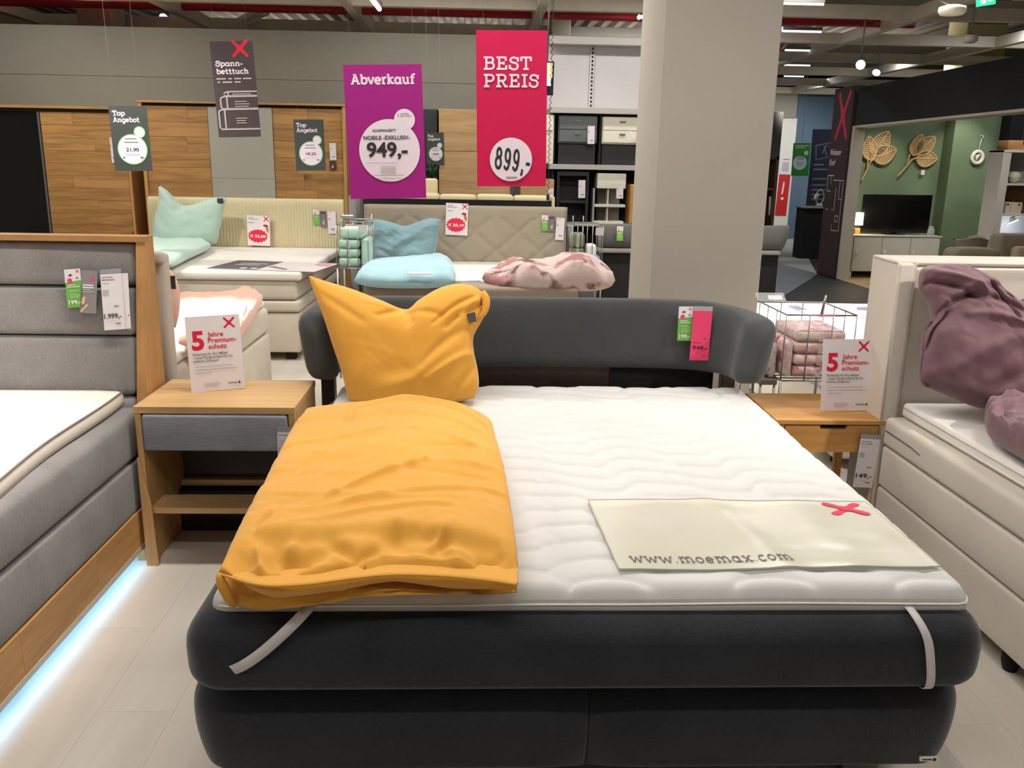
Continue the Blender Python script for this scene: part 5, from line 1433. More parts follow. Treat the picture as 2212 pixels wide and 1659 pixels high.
for a, b in zip(zz[:-1], zz[1:]):
    box('pane', s1 + .006, s2 - .006, YW - .016, YW - .0105, a + .001, b - .001, m_glasswh, dg_, bev=.001)
dc = box('oak_door', s2, xr - .036, YW + .012, YW + .045, .08, zt2 - .052, m_oakw, w2w)
planks(dc, s2, xr - .036, .08, zt2 - .052, YW + .010, 12, 9)
for x in (xl + .1, xr - .1): box('foot', x - .04, x + .04, YW + .1, YW + .2, 0, .05, m_dgap, w2w)
white_tag('white price tag on the oak door right of the 18,25 sign', *tagY((711, 309), (725, 309), (713, 346), YW - .03), sleeve=False)
c = Card('price_tag', 'small dark brown tag under the white one on the oak door', 'price tag', *tagY((712, 348), (726, 348), (713, 368), YW - .03), mat('tag_brown', (70, 44, 38), .5), .001); c.poly([(.2, .2), (.6, .3), (.5, .7)], m_ltxt, 'print_motif')
white_tag('narrow white price tag peeping out left of the 21,90 sign', *tagY((237, 297), (245, 297), (242, 352), YW - .03), sleeve=False)
# third: pale oak wardrobe behind the pink sign, low oak cabinet beside it
m_oakp = wood('oak_pale', 'c3a073', 'a5814f', axis=0, scale=.9, knots=.35, rand=.05)
Y3 = 9.75
def X3(px): return aty(px, 330, Y3).x
def Z3(py): return aty(1000, py, Y3).z
w3 = thing('wardrobe', 'pale oak wardrobe partly hidden by the pink sign', 'wardrobe', (X3(1020), 10, 0))
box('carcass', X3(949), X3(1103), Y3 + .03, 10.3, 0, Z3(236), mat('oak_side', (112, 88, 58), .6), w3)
for a, b in ((.06, .62), (.622, Z3(327) - .002), (Z3(327) + .002, Z3(236))):
    box('door', X3(948), X3(1103), Y3, Y3 + .028, a, b, m_oakp, w3)
lc = thing('cabinet', 'low pale oak cabinet below the pink sign', 'cabinet', (X3(1160), 10, 0))
Y3 = 9.25
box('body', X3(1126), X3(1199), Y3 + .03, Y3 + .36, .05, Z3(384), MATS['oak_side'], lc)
box('door', X3(1126), X3(1199), Y3, Y3 + .028, .06, Z3(384), m_oakp, lc)
box('plinth', X3(1128), X3(1197), Y3 + .05, Y3 + .34, 0, .05, m_dgap, lc)
c = Card('price_tag', 'white price tag on the low oak cabinet', 'price tag', *tagY((1183, 407), (1196, 407), (1183, 424), Y3 - .004), m_card, .001); c.bars([(.2, .8, .4)], m_ltxt, hh=.03)
Y3 = 9.75
# dark panel with a third green-ringed sign, plant below it
dkp = thing('wardrobe', 'narrow dark wardrobe between purple sign and pale oak wardrobe', 'wardrobe', (X3(928), 10, 0))
box('carcass', X3(880), X3(945), Y3 + .09, 10.4, 0, Z3(236), mat('dark_green_grey', (44, 50, 50), .4), dkp)
box('door', X3(882), X3(944), Y3 + .06, Y3 + .088, .05, Z3(238), MATS['dark_green_grey'], dkp)
pt = thing('potted_plant', 'small dark green plant in front of the narrow dark wardrobe', 'plant', aty(930, 384, 9.4))
base = aty(930, 384, 9.4); rr = random.Random(5)
lathe('pot', [(.05, -.12), (.07, 0), (.06, 0)], base, m_black, pt, 12); tube('stand', [base - Vector((0, 0, .12)), (base.x, base.y, .0)], .05, m_black, pt, 10)
g_leaf = mat('leaf_dark', (28, 62, 32), .6, .15)
for k in range(46):
    a, e, L = rr.uniform(0, 6.28), rr.uniform(.3, 1.3), rr.uniform(.07, .15)
    d = Vector((math.cos(a) * math.cos(e), math.sin(a) * math.cos(e), math.sin(e)))
    p0 = base + Vector((rr.uniform(-.05, .05), rr.uniform(-.05, .05), rr.uniform(-.02, .05))); s = d.cross(Vector((0, 0, 1))).normalized() * .02
    mesh('leaf', [p0, p0 + d * L * .5 + s, p0 + d * L + Vector((0, 0, -.01)), p0 + d * L * .5 - s], [[0, 1, 2, 3]], g_leaf, pt)

# ================================================================ wall shelf with small furniture
YS = 9.75
def sx(px, py=300): return aty(px, py, YS).x
def sz(py, px=1290): return aty(px, py, YS).z
m_shelf = mat('shelf_grey', (176, 174, 168), .5, .02)
sh = thing('shelving_unit', 'grey metal wall shelving with small cabinets, left of the pillar', 'shelving', (1.3, 10, 0))
xl, xr = sx(1186), sx(1420)
box('top_channel', xl, xr, 10.05, 10.24, sz(114) + .12, sz(97) + .12, m_shelf, sh)
m_pan = mat('shelf_panel', (196, 192, 194), .6, .02)
xm = aty(1278, 170, 10.2).x
for a, b in ((xl, xm - .03), (xm + .03, xr)):
    box('back_panel', a, b, 10.20, 10.24, sz(240), sz(100) + .10, m_pan, sh)
up = box('slotted_upright', xm - .028, xm + .028, 10.19, 10.24, sz(240), sz(100) + .10, m_pan, sh)
zA, zB = aty(1282, 105, 10.19).z, aty(1276, 228, 10.19).z
for k in range(15):
    z = zA + (zB - zA) * k / 14
    box('slot', xm - .008, xm + .010, 10.186, 10.1899, z - .012, z + .010, m_dgap, up, bev=0)
for (pa, pb) in ((233, 246), (356, 367)):
    box('shelf_board', xl, xr, YS - .05, 10.2, sz(pb), sz(pa), m_shelf, sh)
m_back = mat('shelf_back_black', (30, 29, 29), .8, .05)
box('back_panel', xl, xr, 10.12, 10.2, .3, sz(247), m_back, sh)
box('lower_board', xl, xr, YS - .05, 10.12, sz(483) - .03, sz(483), m_shelf, sh)
for px in (1197, 1297):
    box('divider', sx(px) - .012, sx(px) + .012, YS + .02, 10.12, sz(483), sz(247), m_back, sh)
for x in (xl + .04, xr - .04): box('upright', x - .03, x + .03, 10.13, 10.2, 0, .32, m_shelf, sh)
m_grcab = mat('cabinet_grey', (96, 102, 102), .5, .02); m_whcab = mat('cabinet_white', (226, 224, 206), .45, .02); m_ant = mat('cabinet_black', (38, 38, 39), .5, .03)
m_ash = wood('ash_warm', 'cf9a58', 'b98344', axis=2, rand=.05)
def bedside(label, px0, px1, py0, py1, m, group='small cabinets on the wall shelving', drawers=2, zbase=None):
    z1, z0 = sz(py0), sz(py1); x0, x1 = sx(px0, (py0 + py1) / 2), sx(px1, (py0 + py1) / 2)
    t = thing('bedside_cabinet', label, 'cabinet', ((x0 + x1) / 2, YS, z0), group)
    rbox('body', x0, x1, YS + .02, YS + .33, z0, z1, .015, m, t, 2)
    h = (z1 - z0 - .03) / drawers
    for k in range(drawers):
        za = z0 + .015 + h * k
        d = box('drawer', x0 + .012, x1 - .012, YS, YS + .02, za + .003, za + h - .003, m, t, bev=.002)
        xc = (x0 + x1) / 2
        box('handle', xc - .032, xc + .032, YS - .012, YS - .001, za + h * .62, za + h * .62 + .018, mat('handle_grey', (120, 118, 110), .4, metal=.4), d, bev=.001)
    if zbase:
        box('stand', x0 + .01, x1 - .01, YS + .06, YS + .32, zbase, z0, m_ant, t)
    return t
zb1 = sz(356)
bedside('grey two-drawer cabinet on the upper shelf', 1206, 1291, 250, 311, m_grcab, zbase=zb1)
bedside('white two-drawer cabinet on the upper shelf beside the pillar', 1301, 1388, 251, 311, m_whcab, zbase=zb1)
t = thing('bedside_cabinet', 'tall narrow white cabinet behind the edge of the pink sign', 'cabinet', (sx(1186), YS, zb1), 'small cabinets on the wall shelving')
rbox('body', sx(1168), sx(1196), YS - .01, YS + .3, zb1, sz(250), .012, m_whcab, t, 2)
box('drawer', sx(1170), sx(1194), YS - .03, YS - .011, zb1 + .35, sz(252), m_whcab, t)
zb2 = sz(483)
t = thing('bedside_cabinet', 'black open cabinet on the lower shelf', 'cabinet', (sx(1240), YS, zb2), 'small cabinets on the wall shelving')
box('top', sx(1206), sx(1276), YS, YS + .3, sz(381), sz(371), m_ant, t); box('side', sx(1206), sx(1212), YS, YS + .3, zb2, sz(381), m_ant, t); box('side', sx(1270), sx(1276), YS, YS + .3, zb2, sz(381), m_ant, t)
box('back', sx(1212), sx(1270), YS + .26, YS + .29, zb2, sz(381), m_ant, t); box('shelf_board', sx(1212), sx(1270), YS + .01, YS + .26, sz(440), sz(434), m_ant, t)
t = thing('bedside_rack', 'white stand with open compartments under a white drawer box', 'cabinet', (sx(1320), YS, zb2), 'small cabinets on the wall shelving')
m_whr = mat('rack_white', (214, 212, 198), .5, .02); m_gback = mat('rack_back', (160, 160, 150), .6)
rbox('drawer_box', sx(1290, 390), sx(1352, 390), YS - .02, YS + .3, sz(407), sz(374), .008, m_whcab, t, 2)
box('back', sx(1283, 450), sx(1345, 450), YS + .24, YS + .27, zb2, sz(407), m_gback, t)
box('side', sx(1280, 450), sx(1284, 450), YS + .0, YS + .25, zb2, sz(407), m_gback, t)
box('upright', sx(1311, 450), sx(1314, 450), YS + .01, YS + .24, zb2 + .02, sz(407), m_whr, t)
box('shelf_board', sx(1284, 443), sx(1350, 443), YS - .02, YS + .24, sz(447), sz(441), m_whr, t); box('shelf_board', sx(1283, 480), sx(1346, 480), YS - .02, YS + .24, zb2, sz(477), m_whr, t)
t = thing('bedside_cabinet', 'warm ash cabinet half hidden by the pillar on the lower shelf', 'cabinet', (sx(1380), YS, zb2), 'small cabinets on the wall shelving')
rbox('body', sx(1360, 440), sx(1410, 440), YS - .02, YS + .3, zb2, sz(397), .006, m_ash, t, 2); box('door', sx(1361, 440), sx(1409, 440), YS - .038, YS - .021, zb2 + .01, sz(398), m_ash, t)
for (a, b, h, lb) in ((1269, 272, 39, 'price tag on the grey two-drawer cabinet'), (1374, 276, 36, 'price tag on the white two-drawer cabinet'), (1249, 389, 39, 'price tag hanging in front of the black open cabinet'), (1331, 397, 32, 'price tag at the compartments of the white stand')):
    white_tag(lb, *tagY((a, b), (a + 15, b), (a, b + h), YS - .045), sleeve=False)
# small menu screen hung behind the edge of the pink sign
c = Card('screen', 'small lit screen peeping out behind the pink sign', 'screen', *tagY((1165, 132), (1195, 133), (1165, 205), 9.4), m_black, .03)
c.rect(.05, .52, .88, .96, mat('screen_warm', (240, 200, 150), .4, emit=1.0), 'picture'); c.rect(.05, .28, .80, .52, mat('screen_white', (235, 235, 240), .4, emit=1.2), 'picture')
tube('hanger', [(c.W * .5, .015, c.H), (c.W * .5, .015, 3.9 - aty(1165, 205, 9.4).z)], .008, m_fix, c.o, 6, local=True)

# ================================================================ hanging signs
m_pur = mat('sign_purple', (156, 24, 126), .5); m_pink = mat('sign_pink', (198, 12, 76), .5); m_slate = mat('sign_slate', (62, 66, 66), .6); m_aub = mat('sign_aubergine', (66, 57, 58), .6)
m_lil = mat('sign_lilac_white', (226, 214, 226), .55); m_ring = mat('ring_green', (120, 190, 110), .5)
m_nylon = mat('nylon', (160, 158, 150), .3)
def hang(c, fr=(.1, .9), top=3.27):
    z = c.o.matrix_world.translation.z
    for q in fr: tube('hanging_wire', [(c.W * q, .001, c.H), (c.W * q, .001, top - z)], .0004, m_nylon, c.o, 5, local=True)
YS1 = 3.6
c = Card('hanging_sign', 'purple hanging sign reading Abverkauf with price bubble 949', 'sign', *tagY((741, 140), (911, 138.5), (757, 430), YS1), m_pur, .004)
c.slab('Abverkauf', .09, .858, .072, m_lil, sw=.215, width=.82, track=-.02)
c.blob([(.545, .365, .395), (.755, .595, .135)], m_lil)
c.text('1.070,-', .67, .615, .030, m_gtxt, .012, width=.18); c.text('BOXSPRINGBETT', .34, .507, .019, INK, .02, width=.30); c.text('NOBILE -EXKLUSIV-', .215, .449, .030, INK, .02, width=.60)
c.text('949,-', .25, .322, .108, INK, .03, width=.53)
c.bars([(.22, .64, .272)], m_gtxt, hh=.0012); c.bars([(.42, .62, k) for k in (.245, .235, .225, .215, .205, .195)], m_ltxt, hh=.0025); c.bars([(.32, .72, .178), (.45, .60, .155)], m_ltxt, hh=.003)
hang(c)
c = Card('hanging_sign', 'red pink hanging sign reading BEST PREIS 899', 'sign', *tagY((1033.5, 65), (1188, 66), (1031, 402.5), YS1), m_pink, .004)
c.slab('BEST', .105, .755, .082, m_lil, sw=.155, width=.70, track=.10); c.slab('PREIS', .105, .645, .082, m_lil, sw=.155, width=.80, track=.10)
c.blob([(.49, .178, .305)], m_lil)
V2, F2, w_ = strokes('899,-', .135 * c.H, .135 * c.H * .17, slant=.10, xs=.95, track=.10)
c.put([(.25 * c.W + q[0] * (.54 * c.W / w_), .125 * c.H + q[1] - .07 * q[0], q[2]) for q in V2], F2, INK, 'lettering')
c.bars([(.42, .58, .062), (.42, .58, .054)], m_gtxt, hh=.002)
hang(c)
# spiral hanging chain beside the pink sign
p0 = aty(1190, 8, 3.75); ch = thing('hanging_chain', 'thin dark chain hanging beside the pink sign', 'chain', aty(1187, 400, 3.75))
z1, z0 = 3.27, aty(1186, 425, 3.75).z; nn = 156; x_ = aty(1187, 300, 3.75).x
tube('links', [(x_ + .0045 * (1 if k % 2 else -1), 3.75, z0 + (z1 - z0) * k / nn) for k in range(nn + 1)], .0016, mat('chain_dark', (60, 56, 54), .5, metal=.4), ch, 5)
b_ = aty(1187, 405, 3.75); lathe('weight', [(.002, .012), (.007, .008), (.007, -.012), (.002, -.016)], (x_, 3.75, z0), MATS['chain_dark'], ch, 10)
def top_angebot(label, TL, TR, BL, price):
    c = Card('hanging_sign', label, 'sign', TL, TR, BL, m_slate, .004, 'slate offer signs')
    c.slab('Top', .09, .855, .075, m_lil, sw=.20, width=.33, track=-.02); c.slab('Angebot', .09, .755, .075, m_lil, sw=.20, width=.70, track=-.02)
    c.blob([(.53, .335, .40), (.76, .60, .155)], m_ring); c.blob([(.53, .335, .375), (.76, .60, .13)], m_lil)
    c.bars([(.36, .66, .50), (.33, .70, .445)], m_gtxt, hh=.008); c.text(price, .36, .305, .055, INK, .02, width=.34) if price else c.bars([(.36, .70, .33)], m_gtxt, hh=.02); c.bars([(.30, .72, .255)], m_ltxt, hh=.003); c.bars([(.26, .31, .21), (.72, .80, .21)], m_gtxt, hh=.012)
    hang(c, (.15, .85))
    return c
top_angebot('slate hanging sign Top Angebot 21,90 over the oak door gap', *tagY((235, 229), (317, 229), (249, 369.5), 7.0), '21,90')
top_angebot('slate hanging sign Top Angebot 18,25 before the oak wardrobe', *tagY((634, 258), (699, 258), (640, 368.5), 8.3), '18,25')
top_angebot('slate hanging sign between purple sign and pale oak wardrobe', *tagY((920, 286), (958, 286), (922, 356), 9.74), None)
c = Card('hanging_sign', 'dark hanging sign reading Spannbetttuch with red cross mark', 'sign', *tagY((461, 89.5), (554, 88), (473, 297), 7.2), m_aub, .004)
c.cross(.69, .925, .36, m_cred, h=.17)
c.slab('Spann-', .09, .745, .055, m_lil, sw=.21, width=.64, track=-.02); c.slab('betttuch', .09, .665, .055, m_lil, sw=.21, width=.76, track=-.02)
c.bars([(.08, .30, .615), (.36, .44, .615), (.50, .66, .615), (.70, .90, .615), (.10, .16, .58), (.22, .44, .58), (.50, .64, .58)], m_ltxt, hh=.007)
m_chalk = mat('print_chalk', (168, 156, 160), .6)
def mattressline(x0, z0, z1, r):
    return [[(1.0, z1), (x0 + r, z1)] + [(x0 + r - r * math.sin(a), z1 - .03 + .03 * math.cos(a)) for a in (.4, .8, 1.2, 1.57)] + [(x0, z1 - .03), (x0, z0 + .02), (x0 + .04, z0), (1.0, z0)]]
c.line(mattressline(.06, .085, .295, .14) + [[(.20, .085), (.20, .295)]], .012 * c.W / .3, m_chalk, 'print_drawing')
c.line(mattressline(.13, .30, .43, .12) + [[(.28, .30), (.28, .43)]], .012 * c.W / .3, m_chalk, 'print_drawing')
c.line(mattressline(.22, .435, .48, .12) + [[(.32, .435), (.32, .48)]], .012 * c.W / .3, m_chalk, 'print_drawing')
c.bars([(.46, .72, .20), (.46, .68, .175), (.46, .70, .15), (.46, .74, .375), (.46, .80, .35), (.46, .78, .325), (.42, .86, .455)], m_chalk, hh=.005)
hang(c, (.12, .88))

# ================================================================ wire racks with packed bedding
def wire_rack(label, x0, x1, y0, y1, z0, z1, nx=3, nz=1, legs=True, loc=None):
    t = thing('wire_rack', label, 'wire rack', ((x0 + x1) / 2, (y0 + y1) / 2, 0))
    r = .0034
    for z in ([z0] + [z1]):
        tube('rim', [(x0, y0, z), (x1, y0, z), (x1, y1, z), (x0, y1, z)], r * 1.25, m_wire, t, 6, True)
    pts = [(x0 + (x1 - x0) * k / nx, y) for k in range(nx + 1) for y in (y0, y1)] + [(x, y0 + (y1 - y0) * k / nx) for k in range(1, nx) for x in (x0, x1)]
    for (x, y) in pts: tube('upright_wire', [(x, y, z0), (x, y, z1)], r, m_wire, t, 6)
    for k in range(1, 7):
        y = y0 + (y1 - y0) * k / 7; tube('floor_wire', [(x0, y, z0), (x1, y, z0)], r, m_wire, t, 5)
    if legs:
        for (x, y) in ((x0, y0), (x1, y0), (x1, y1), (x0, y1)): tube('leg', [(x, y, 0), (x, y, z0)], r * 2, m_wire, t, 6)
        tube('leg_brace', [(x0, y0, .12), (x1, y0, .12), (x1, y1, .12), (x0, y1, .12)], r, m_wire, t, 6, True)
    return t
def pack(label, x0, x1, y0, y1, z0, z1, m, group, band=None, rot=False):
    t = thing('bedding_pack', label, 'bedding pack', ((x0 + x1) / 2, (y0 + y1) / 2, z0), group)
    rbox('folded_cloth', x0, x1, y0, y1, z0, z1, min(.02, (z1 - z0) * .42, (x1 - x0) * .42), m, t, 4, 4, (.004, .004, .004))
    if band:
        xc, yc = (x0 + x1) / 2, (y0 + y1) / 2
        box('paper_slip', xc - .05, xc + .05, yc - .03, yc + .02, z1 + .0005, z1 + .0065, band, t, bev=0)
    else:
        g = G(); g.box((x0 + x1) / 2 - .012, (x0 + x1) / 2 + .012, y0 - .006, y0 - .003, z0 + .002, z1 - .002); g.build('ribbon', m_clear, t)
    return t
# near basket behind the small nightstand
wr1 = wire_rack('wire basket with floral bedding packs behind the small oak nightstand', 1.452, 1.79, 4.0, 4.40, .615, .935, 3)
tube('price_post', [(1.62, 4.01, .93), (1.63, 4.0, 1.03)], .006, m_wire, wr1, 8)
c0 = aty(1655, 650, 4.42); c1 = aty(1690, 634, 4.48)
pc = Card('price_holder', 'clear price holder', 'x', (1.44, 4.46, .975), (1.59, 4.46, .975), (1.44, 4.40, .938), m_clear, .002, part_of=wr1)
pc.rect(.4, .2, .9, .7, m_card, 'paper_slip')
c_fp = blotch('floral_packs', (226, 206, 204), (176, 84, 96), (206, 170, 170), 16, .60, .52)
ord4 = ('lowest', 'second lowest', 'third lowest', 'top')
for k in range(4):
    pack('white red-flowered bedding pack, %s in the near basket stack' % ord4[k], 1.515, 1.76, 4.02, 4.34, .628 + k * .058, .682 + k * .058, c_fp, 'flowered packs in the near basket')
pack('upright flowered bedding pack standing left of the stack in the near basket', 1.462, 1.510, 4.02, 4.36, .628, .80, c_fp, 'flowered packs in the near basket')
# low display table edge under the basket's neighbour, beside the charcoal bed
pack_m = blotch('floral_packs_b', (206, 190, 184), (150, 90, 96), (150, 124, 70), 14, .60, .58)
pack('flowered bedding pack standing at the bed side of the near basket', 1.395, 1.445, 4.05, 4.36, .62, .79, pack_m, 'flowered packs in the near basket')
sup = thing('stool', 'dark low stool beside the near wire basket', 'stool', (1.41, 4.2, 0)); box('seat', 1.36, 1.448, 4.03, 4.38, .585, .615, m_wire, sup)
for (x, y) in ((1.37, 4.04), (1.438, 4.04), (1.37, 4.37), (1.438, 4.37)): tube('leg', [(x, y, 0), (x, y, .586)], .006, m_wire, sup, 6)
# mint rack between the two back beds
a0, a1 = aty(733, 575, 6.5), aty(796, 575, 6.5)
wr2 = wire_rack('wire rack with mint bedding packs between the two back beds', a0.x - .01, a1.x + .005, 6.47, 6.80, aty(760, 580, 6.47).z, aty(760, 486, 6.47).z, 3)
q = aty(784, 493, 6.45); pc = Card('price_holder', 'grey price holder', 'x', aty(774, 486, 6.45), aty(794, 487, 6.45), aty(774, 501, 6.45), m_ltxt, .002, part_of=wr2)
q = aty(750, 468, 6.70); rbox('chrome_clip', q.x - .05, q.x + .05, 6.69, 6.73, q.z - .015, q.z + .015, .012, m_steel, wr2, 3)
for k, s in enumerate((-1, 1)): tube('side_post', [((a0.x if s < 0 else a1.x), 6.75, q.z - .12), ((a0.x if s < 0 else a1.x), 6.75, q.z + .02)], .005, m_wire, wr2, 6)
tube('top_bar', [(a0.x, 6.75, q.z - .02), (a1.x + .03, 6.75, q.z - .02)], .005, m_wire, wr2, 6)
c_mp = cotton('cotton_mint_pack', (164, 198, 180))
zb_ = aty(760, 578, 6.47).z + .008; hpk = .062
for k in range(3):
    pack('mint bedding pack, %s in the rack between the back beds' % ('lowest', 'second lowest', 'third lowest')[k], a0.x + .002, aty(777, 560, 6.5).x, 6.485, 6.78, zb_ + k * (hpk + .004), zb_ + k * (hpk + .004) + hpk, c_mp, 'mint packs')
zz_ = zb_ + 3 * (hpk + .004)
pack('mint bedding pack with orange slip on top of the rack between the back beds', a0.x + .02, aty(785, 520, 6.5).x, 6.485, 6.78, zz_ + .004, zz_ + .085, c_mp, 'mint packs', band=m_orange)
pack('upright mint bedding pack at the right end of its rack', aty(781, 540, 6.5).x, a1.x + .004, 6.485, 6.78, zb_, zb_ + .20, c_mp, 'mint packs')
# blue and olive rack right of the taupe bed
b0, b1 = aty(1234, 560, 6.9), aty(1288, 560, 6.9)
wr3 = wire_rack('wire rack with olive and blue packs right of the taupe bed', b0.x, b1.x + .04, 6.87, 7.22, aty(1260, 566, 6.87).z - .09, aty(1260, 487, 6.87).z, 3)
pc = Card('price_holder', 'grey price holder', 'x', aty(1286, 492, 6.85), aty(1304, 493, 6.85), aty(1286, 508, 6.85), m_ltxt, .002, part_of=wr3)
for px in (1238, 1260): tube('side_post', [aty(px, 500, 7.2), aty(px, 466, 7.2)], .005, m_wire, wr3, 6)
c_ol = cotton('cotton_olive', (104, 112, 80)); c_bp = cotton('cotton_blue_pack', (104, 150, 168))
zb_ = aty(1260, 566, 6.87).z - .08
pack('blue bedding pack with orange slip in the rack beside the taupe bed', b0.x + .02, b1.x + .03, 6.885, 7.04, zb_, zb_ + .125, c_bp, 'packs in the rack beside the taupe bed', band=m_orange)
pack('lower olive bedding pack in the rack beside the taupe bed', b0.x + .01, b0.x + .12, 7.06, 7.20, zb_, zb_ + .17, c_ol, 'packs in the rack beside the taupe bed')
pack('upper olive bedding pack in the rack beside the taupe bed', b0.x + .01, b0.x + .12, 7.06, 7.20, zb_ + .175, zb_ + .29, c_ol, 'packs in the rack beside the taupe bed')
pack('white bedding pack at the back of the rack beside the taupe bed', b0.x + .14, b1.x + .02, 7.07, 7.20, zb_, zb_ + .20, f_white, 'packs in the rack beside the taupe bed')
# ================================================================ furnished living corner beyond the aisle
XF = 5.43
m_postc = mat('post_cream', (186, 178, 160), .8, .02)
m_brsign = mat('sign_brown', (58, 42, 36), .7, .03)
structure(box('wall_green', 5.6, 7.62, 13.75, 13.9, 0, 2.9, m_green, bev=0), 'green back wall of the living corner')
xg = aty(2046, 400, 13.45).x
structure(box('wall_green_pier', xg, aty(2150, 400, 13.45).x, 13.45, 13.75, 0, 2.9, m_green, bev=.004), 'green wall pier with the round ornament')
structure(box('wall_corner', aty(2147, 400, 13.4).x, aty(2175, 400, 13.4).x, 13.2, 13.9, 0, 2.9, m_black, bev=0), 'black vertical edge beside the green pier')
structure(box('wall_olive', aty(2165, 300, 13.5).x, 11, 13.55, 13.8, 0, 2.9, mat('wall_olive_paint', (60, 66, 42), .85, .03), bev=0), 'dark olive wall behind the white shelf')
structure(box('trim_fascia', XF, XF + .22, 6.5, 12.93, 2.235, 2.76, m_black, bev=.004), 'long black fascia above the living corner')
structure(box('trim_fascia_edge', XF - .005, XF + .23, 6.5, 12.93, 2.205, 2.235, m_postc, bev=.002), 'pale strip below the black fascia')
structure(box('trim_post', XF, XF + .16, 12.93, 13.02, 0, 2.235, m_postc, bev=.003), 'cream corner post of the living corner')
# brown printed end wall
ew = structure(box('wall_end', XF - .02, XF + .14, 13.02, 13.75, 0, 2.80, m_brsign, bev=.003), 'dark brown printed end wall with red cross mark')
c = Card('end_wall_print', 'printed face with flat plan', 'x', Vector((XF - .025, 13.74, 2.78)), Vector((XF - .025, 13.03, 2.78)), Vector((XF - .025, 13.74, .02)), m_brsign, .003, part_of=ew)
c.cross(.55, .86, .60, m_cred, h=.25)
c.text('Wohnung', .08, .655, .032, m_card, .02, width=.58); c.text('51m²', .10, .60, .032, m_card, .02, width=.32)
c.line([[(.10, .545), (.42, .545), (.42, .52), (.95, .52), (.95, .25), (.55, .25), (.55, .28)], [(.10, .545), (.10, .46), (.30, .46)], [(.60, .48), (.60, .36), (.48, .36)], [(.78, .52), (.78, .42), (.95, .42)], [(.28, .54), (.28, .50)], [(.18, .36), (.26, .36)], [(.70, .33), (.85, .33), (.85, .30), (.70, .30), (.70, .33)]], .018, m_ltxt, 'print_drawing')

# blue wall, white wall, posters far behind
structure(box('wall_blue', aty(1712, 350, 20.7).x, 11.5, 20.7, 20.9, 0, 3.35, m_blue, bev=0), 'blue grey wall far behind the aisle')
structure(box('wall_white', 4.5, aty(1712, 350, 20.6).x, 20.55, 20.8, 0, 2.75, m_white, bev=0), 'white wall far behind the pillar')
structure(box('wall_upper', 4.5, aty(1718, 240, 20.6).x, 20.5, 20.8, 2.75, 3.35, m_wall, bev=0), 'grey band over the far white wall')
a, b = aty(1655, 250, 18), aty(1684, 480, 18)
t = thing('cabinet', 'tall dark grey display cabinet at the pillar edge in the far aisle', 'cabinet', (a.x, 18, 0))
box('body', a.x - .6, aty(1683, 350, 18).x, 18, 18.5, 0, 2.72, mat('cab_dark', (74, 70, 68), .6), t)
box('plinth', a.x - .62, aty(1683, 350, 18).x + .02, 17.98, 18.5, 0, .1, m_black, t)
t = thing('cabinet', 'brown wooden glass cabinet beside the pillar edge', 'cabinet', (aty(1660, 430, 15).x, 15, 0))
bx0, bx1, z1 = aty(1630, 430, 15).x, aty(1676, 430, 15).x, aty(1670, 338, 15).z
m_brw = wood('brown_wood', '6a4a34', '4a3222', axis=2)
for x in (bx0, bx1 - .05): box('frame_post', x, x + .05, 15, 15.4, .55, z1, m_brw, t)
box('frame_top', bx0, bx1, 15, 15.4, z1 - .05, z1, m_brw, t); box('shelf_board', bx0 + .05, bx1 - .05, 15.02, 15.38, 1.25, 1.29, m_brw, t)
box('back', bx0 + .05, bx1 - .05, 15.36, 15.39, .55, z1 - .05, mat('glass_black', (22, 18, 16), .2), t); box('base', bx0, bx1, 15, 15.4, 0, .55, m_brw, t)
lab(tube('figurine', [aty(1664, 425, 15.1), aty(1662, 465, 15.1)], .02, m_white, t), 'pale slim figurine behind the glass')
c = Card('poster', 'white notice sheet above the red poster', 'poster', *tagY((1684, 338), (1708, 339), (1683, 376), 20.535), m_card, .01); c.rect(.2, .15, .8, .7, m_ltxt, 'print_motif'); c.bars([(.2, .8, .85)], m_gtxt, hh=.02)
c = Card('poster', 'red poster on the far white wall', 'poster', *tagY((1683, 377), (1707, 378), (1674, 465), 20.535), mat('poster_red', (196, 40, 36), .55), .01)
c.poly([(.35, .5), (.5, .55), (.55, .8), (.45, .85), (.38, .7)], m_card, 'print_motif'); c.bars([(.35, .6, .42)], m_card, hh=.03)
c = Card('hanging_sign', 'green hanging sign with grey white bubble in the far aisle', 'sign', *tagY((1715, 309), (1752, 309), (1709, 380), 16.0), mat('sign_green', (36, 122, 34), .55), .01)
c.blob([(.45, .40, .40), (.78, .70, .13)], mat('bubble_grey', (178, 188, 196), .55)); c.bars([(.12, .95, .92), (.12, .70, .86)], m_ltxt, hh=.012); c.text('-55%', .26, .50, .12, m_gtxt, .03, width=.42); c.bars([(.22, .68, .40), (.3, .6, .33)], m_gtxt, hh=.01)
tube('hanging_wire', [(c.W / 2, 0, c.H), (c.W / 2, 0, c.H + 2.75)], .004, m_nylon, c.o, 5, local=True)
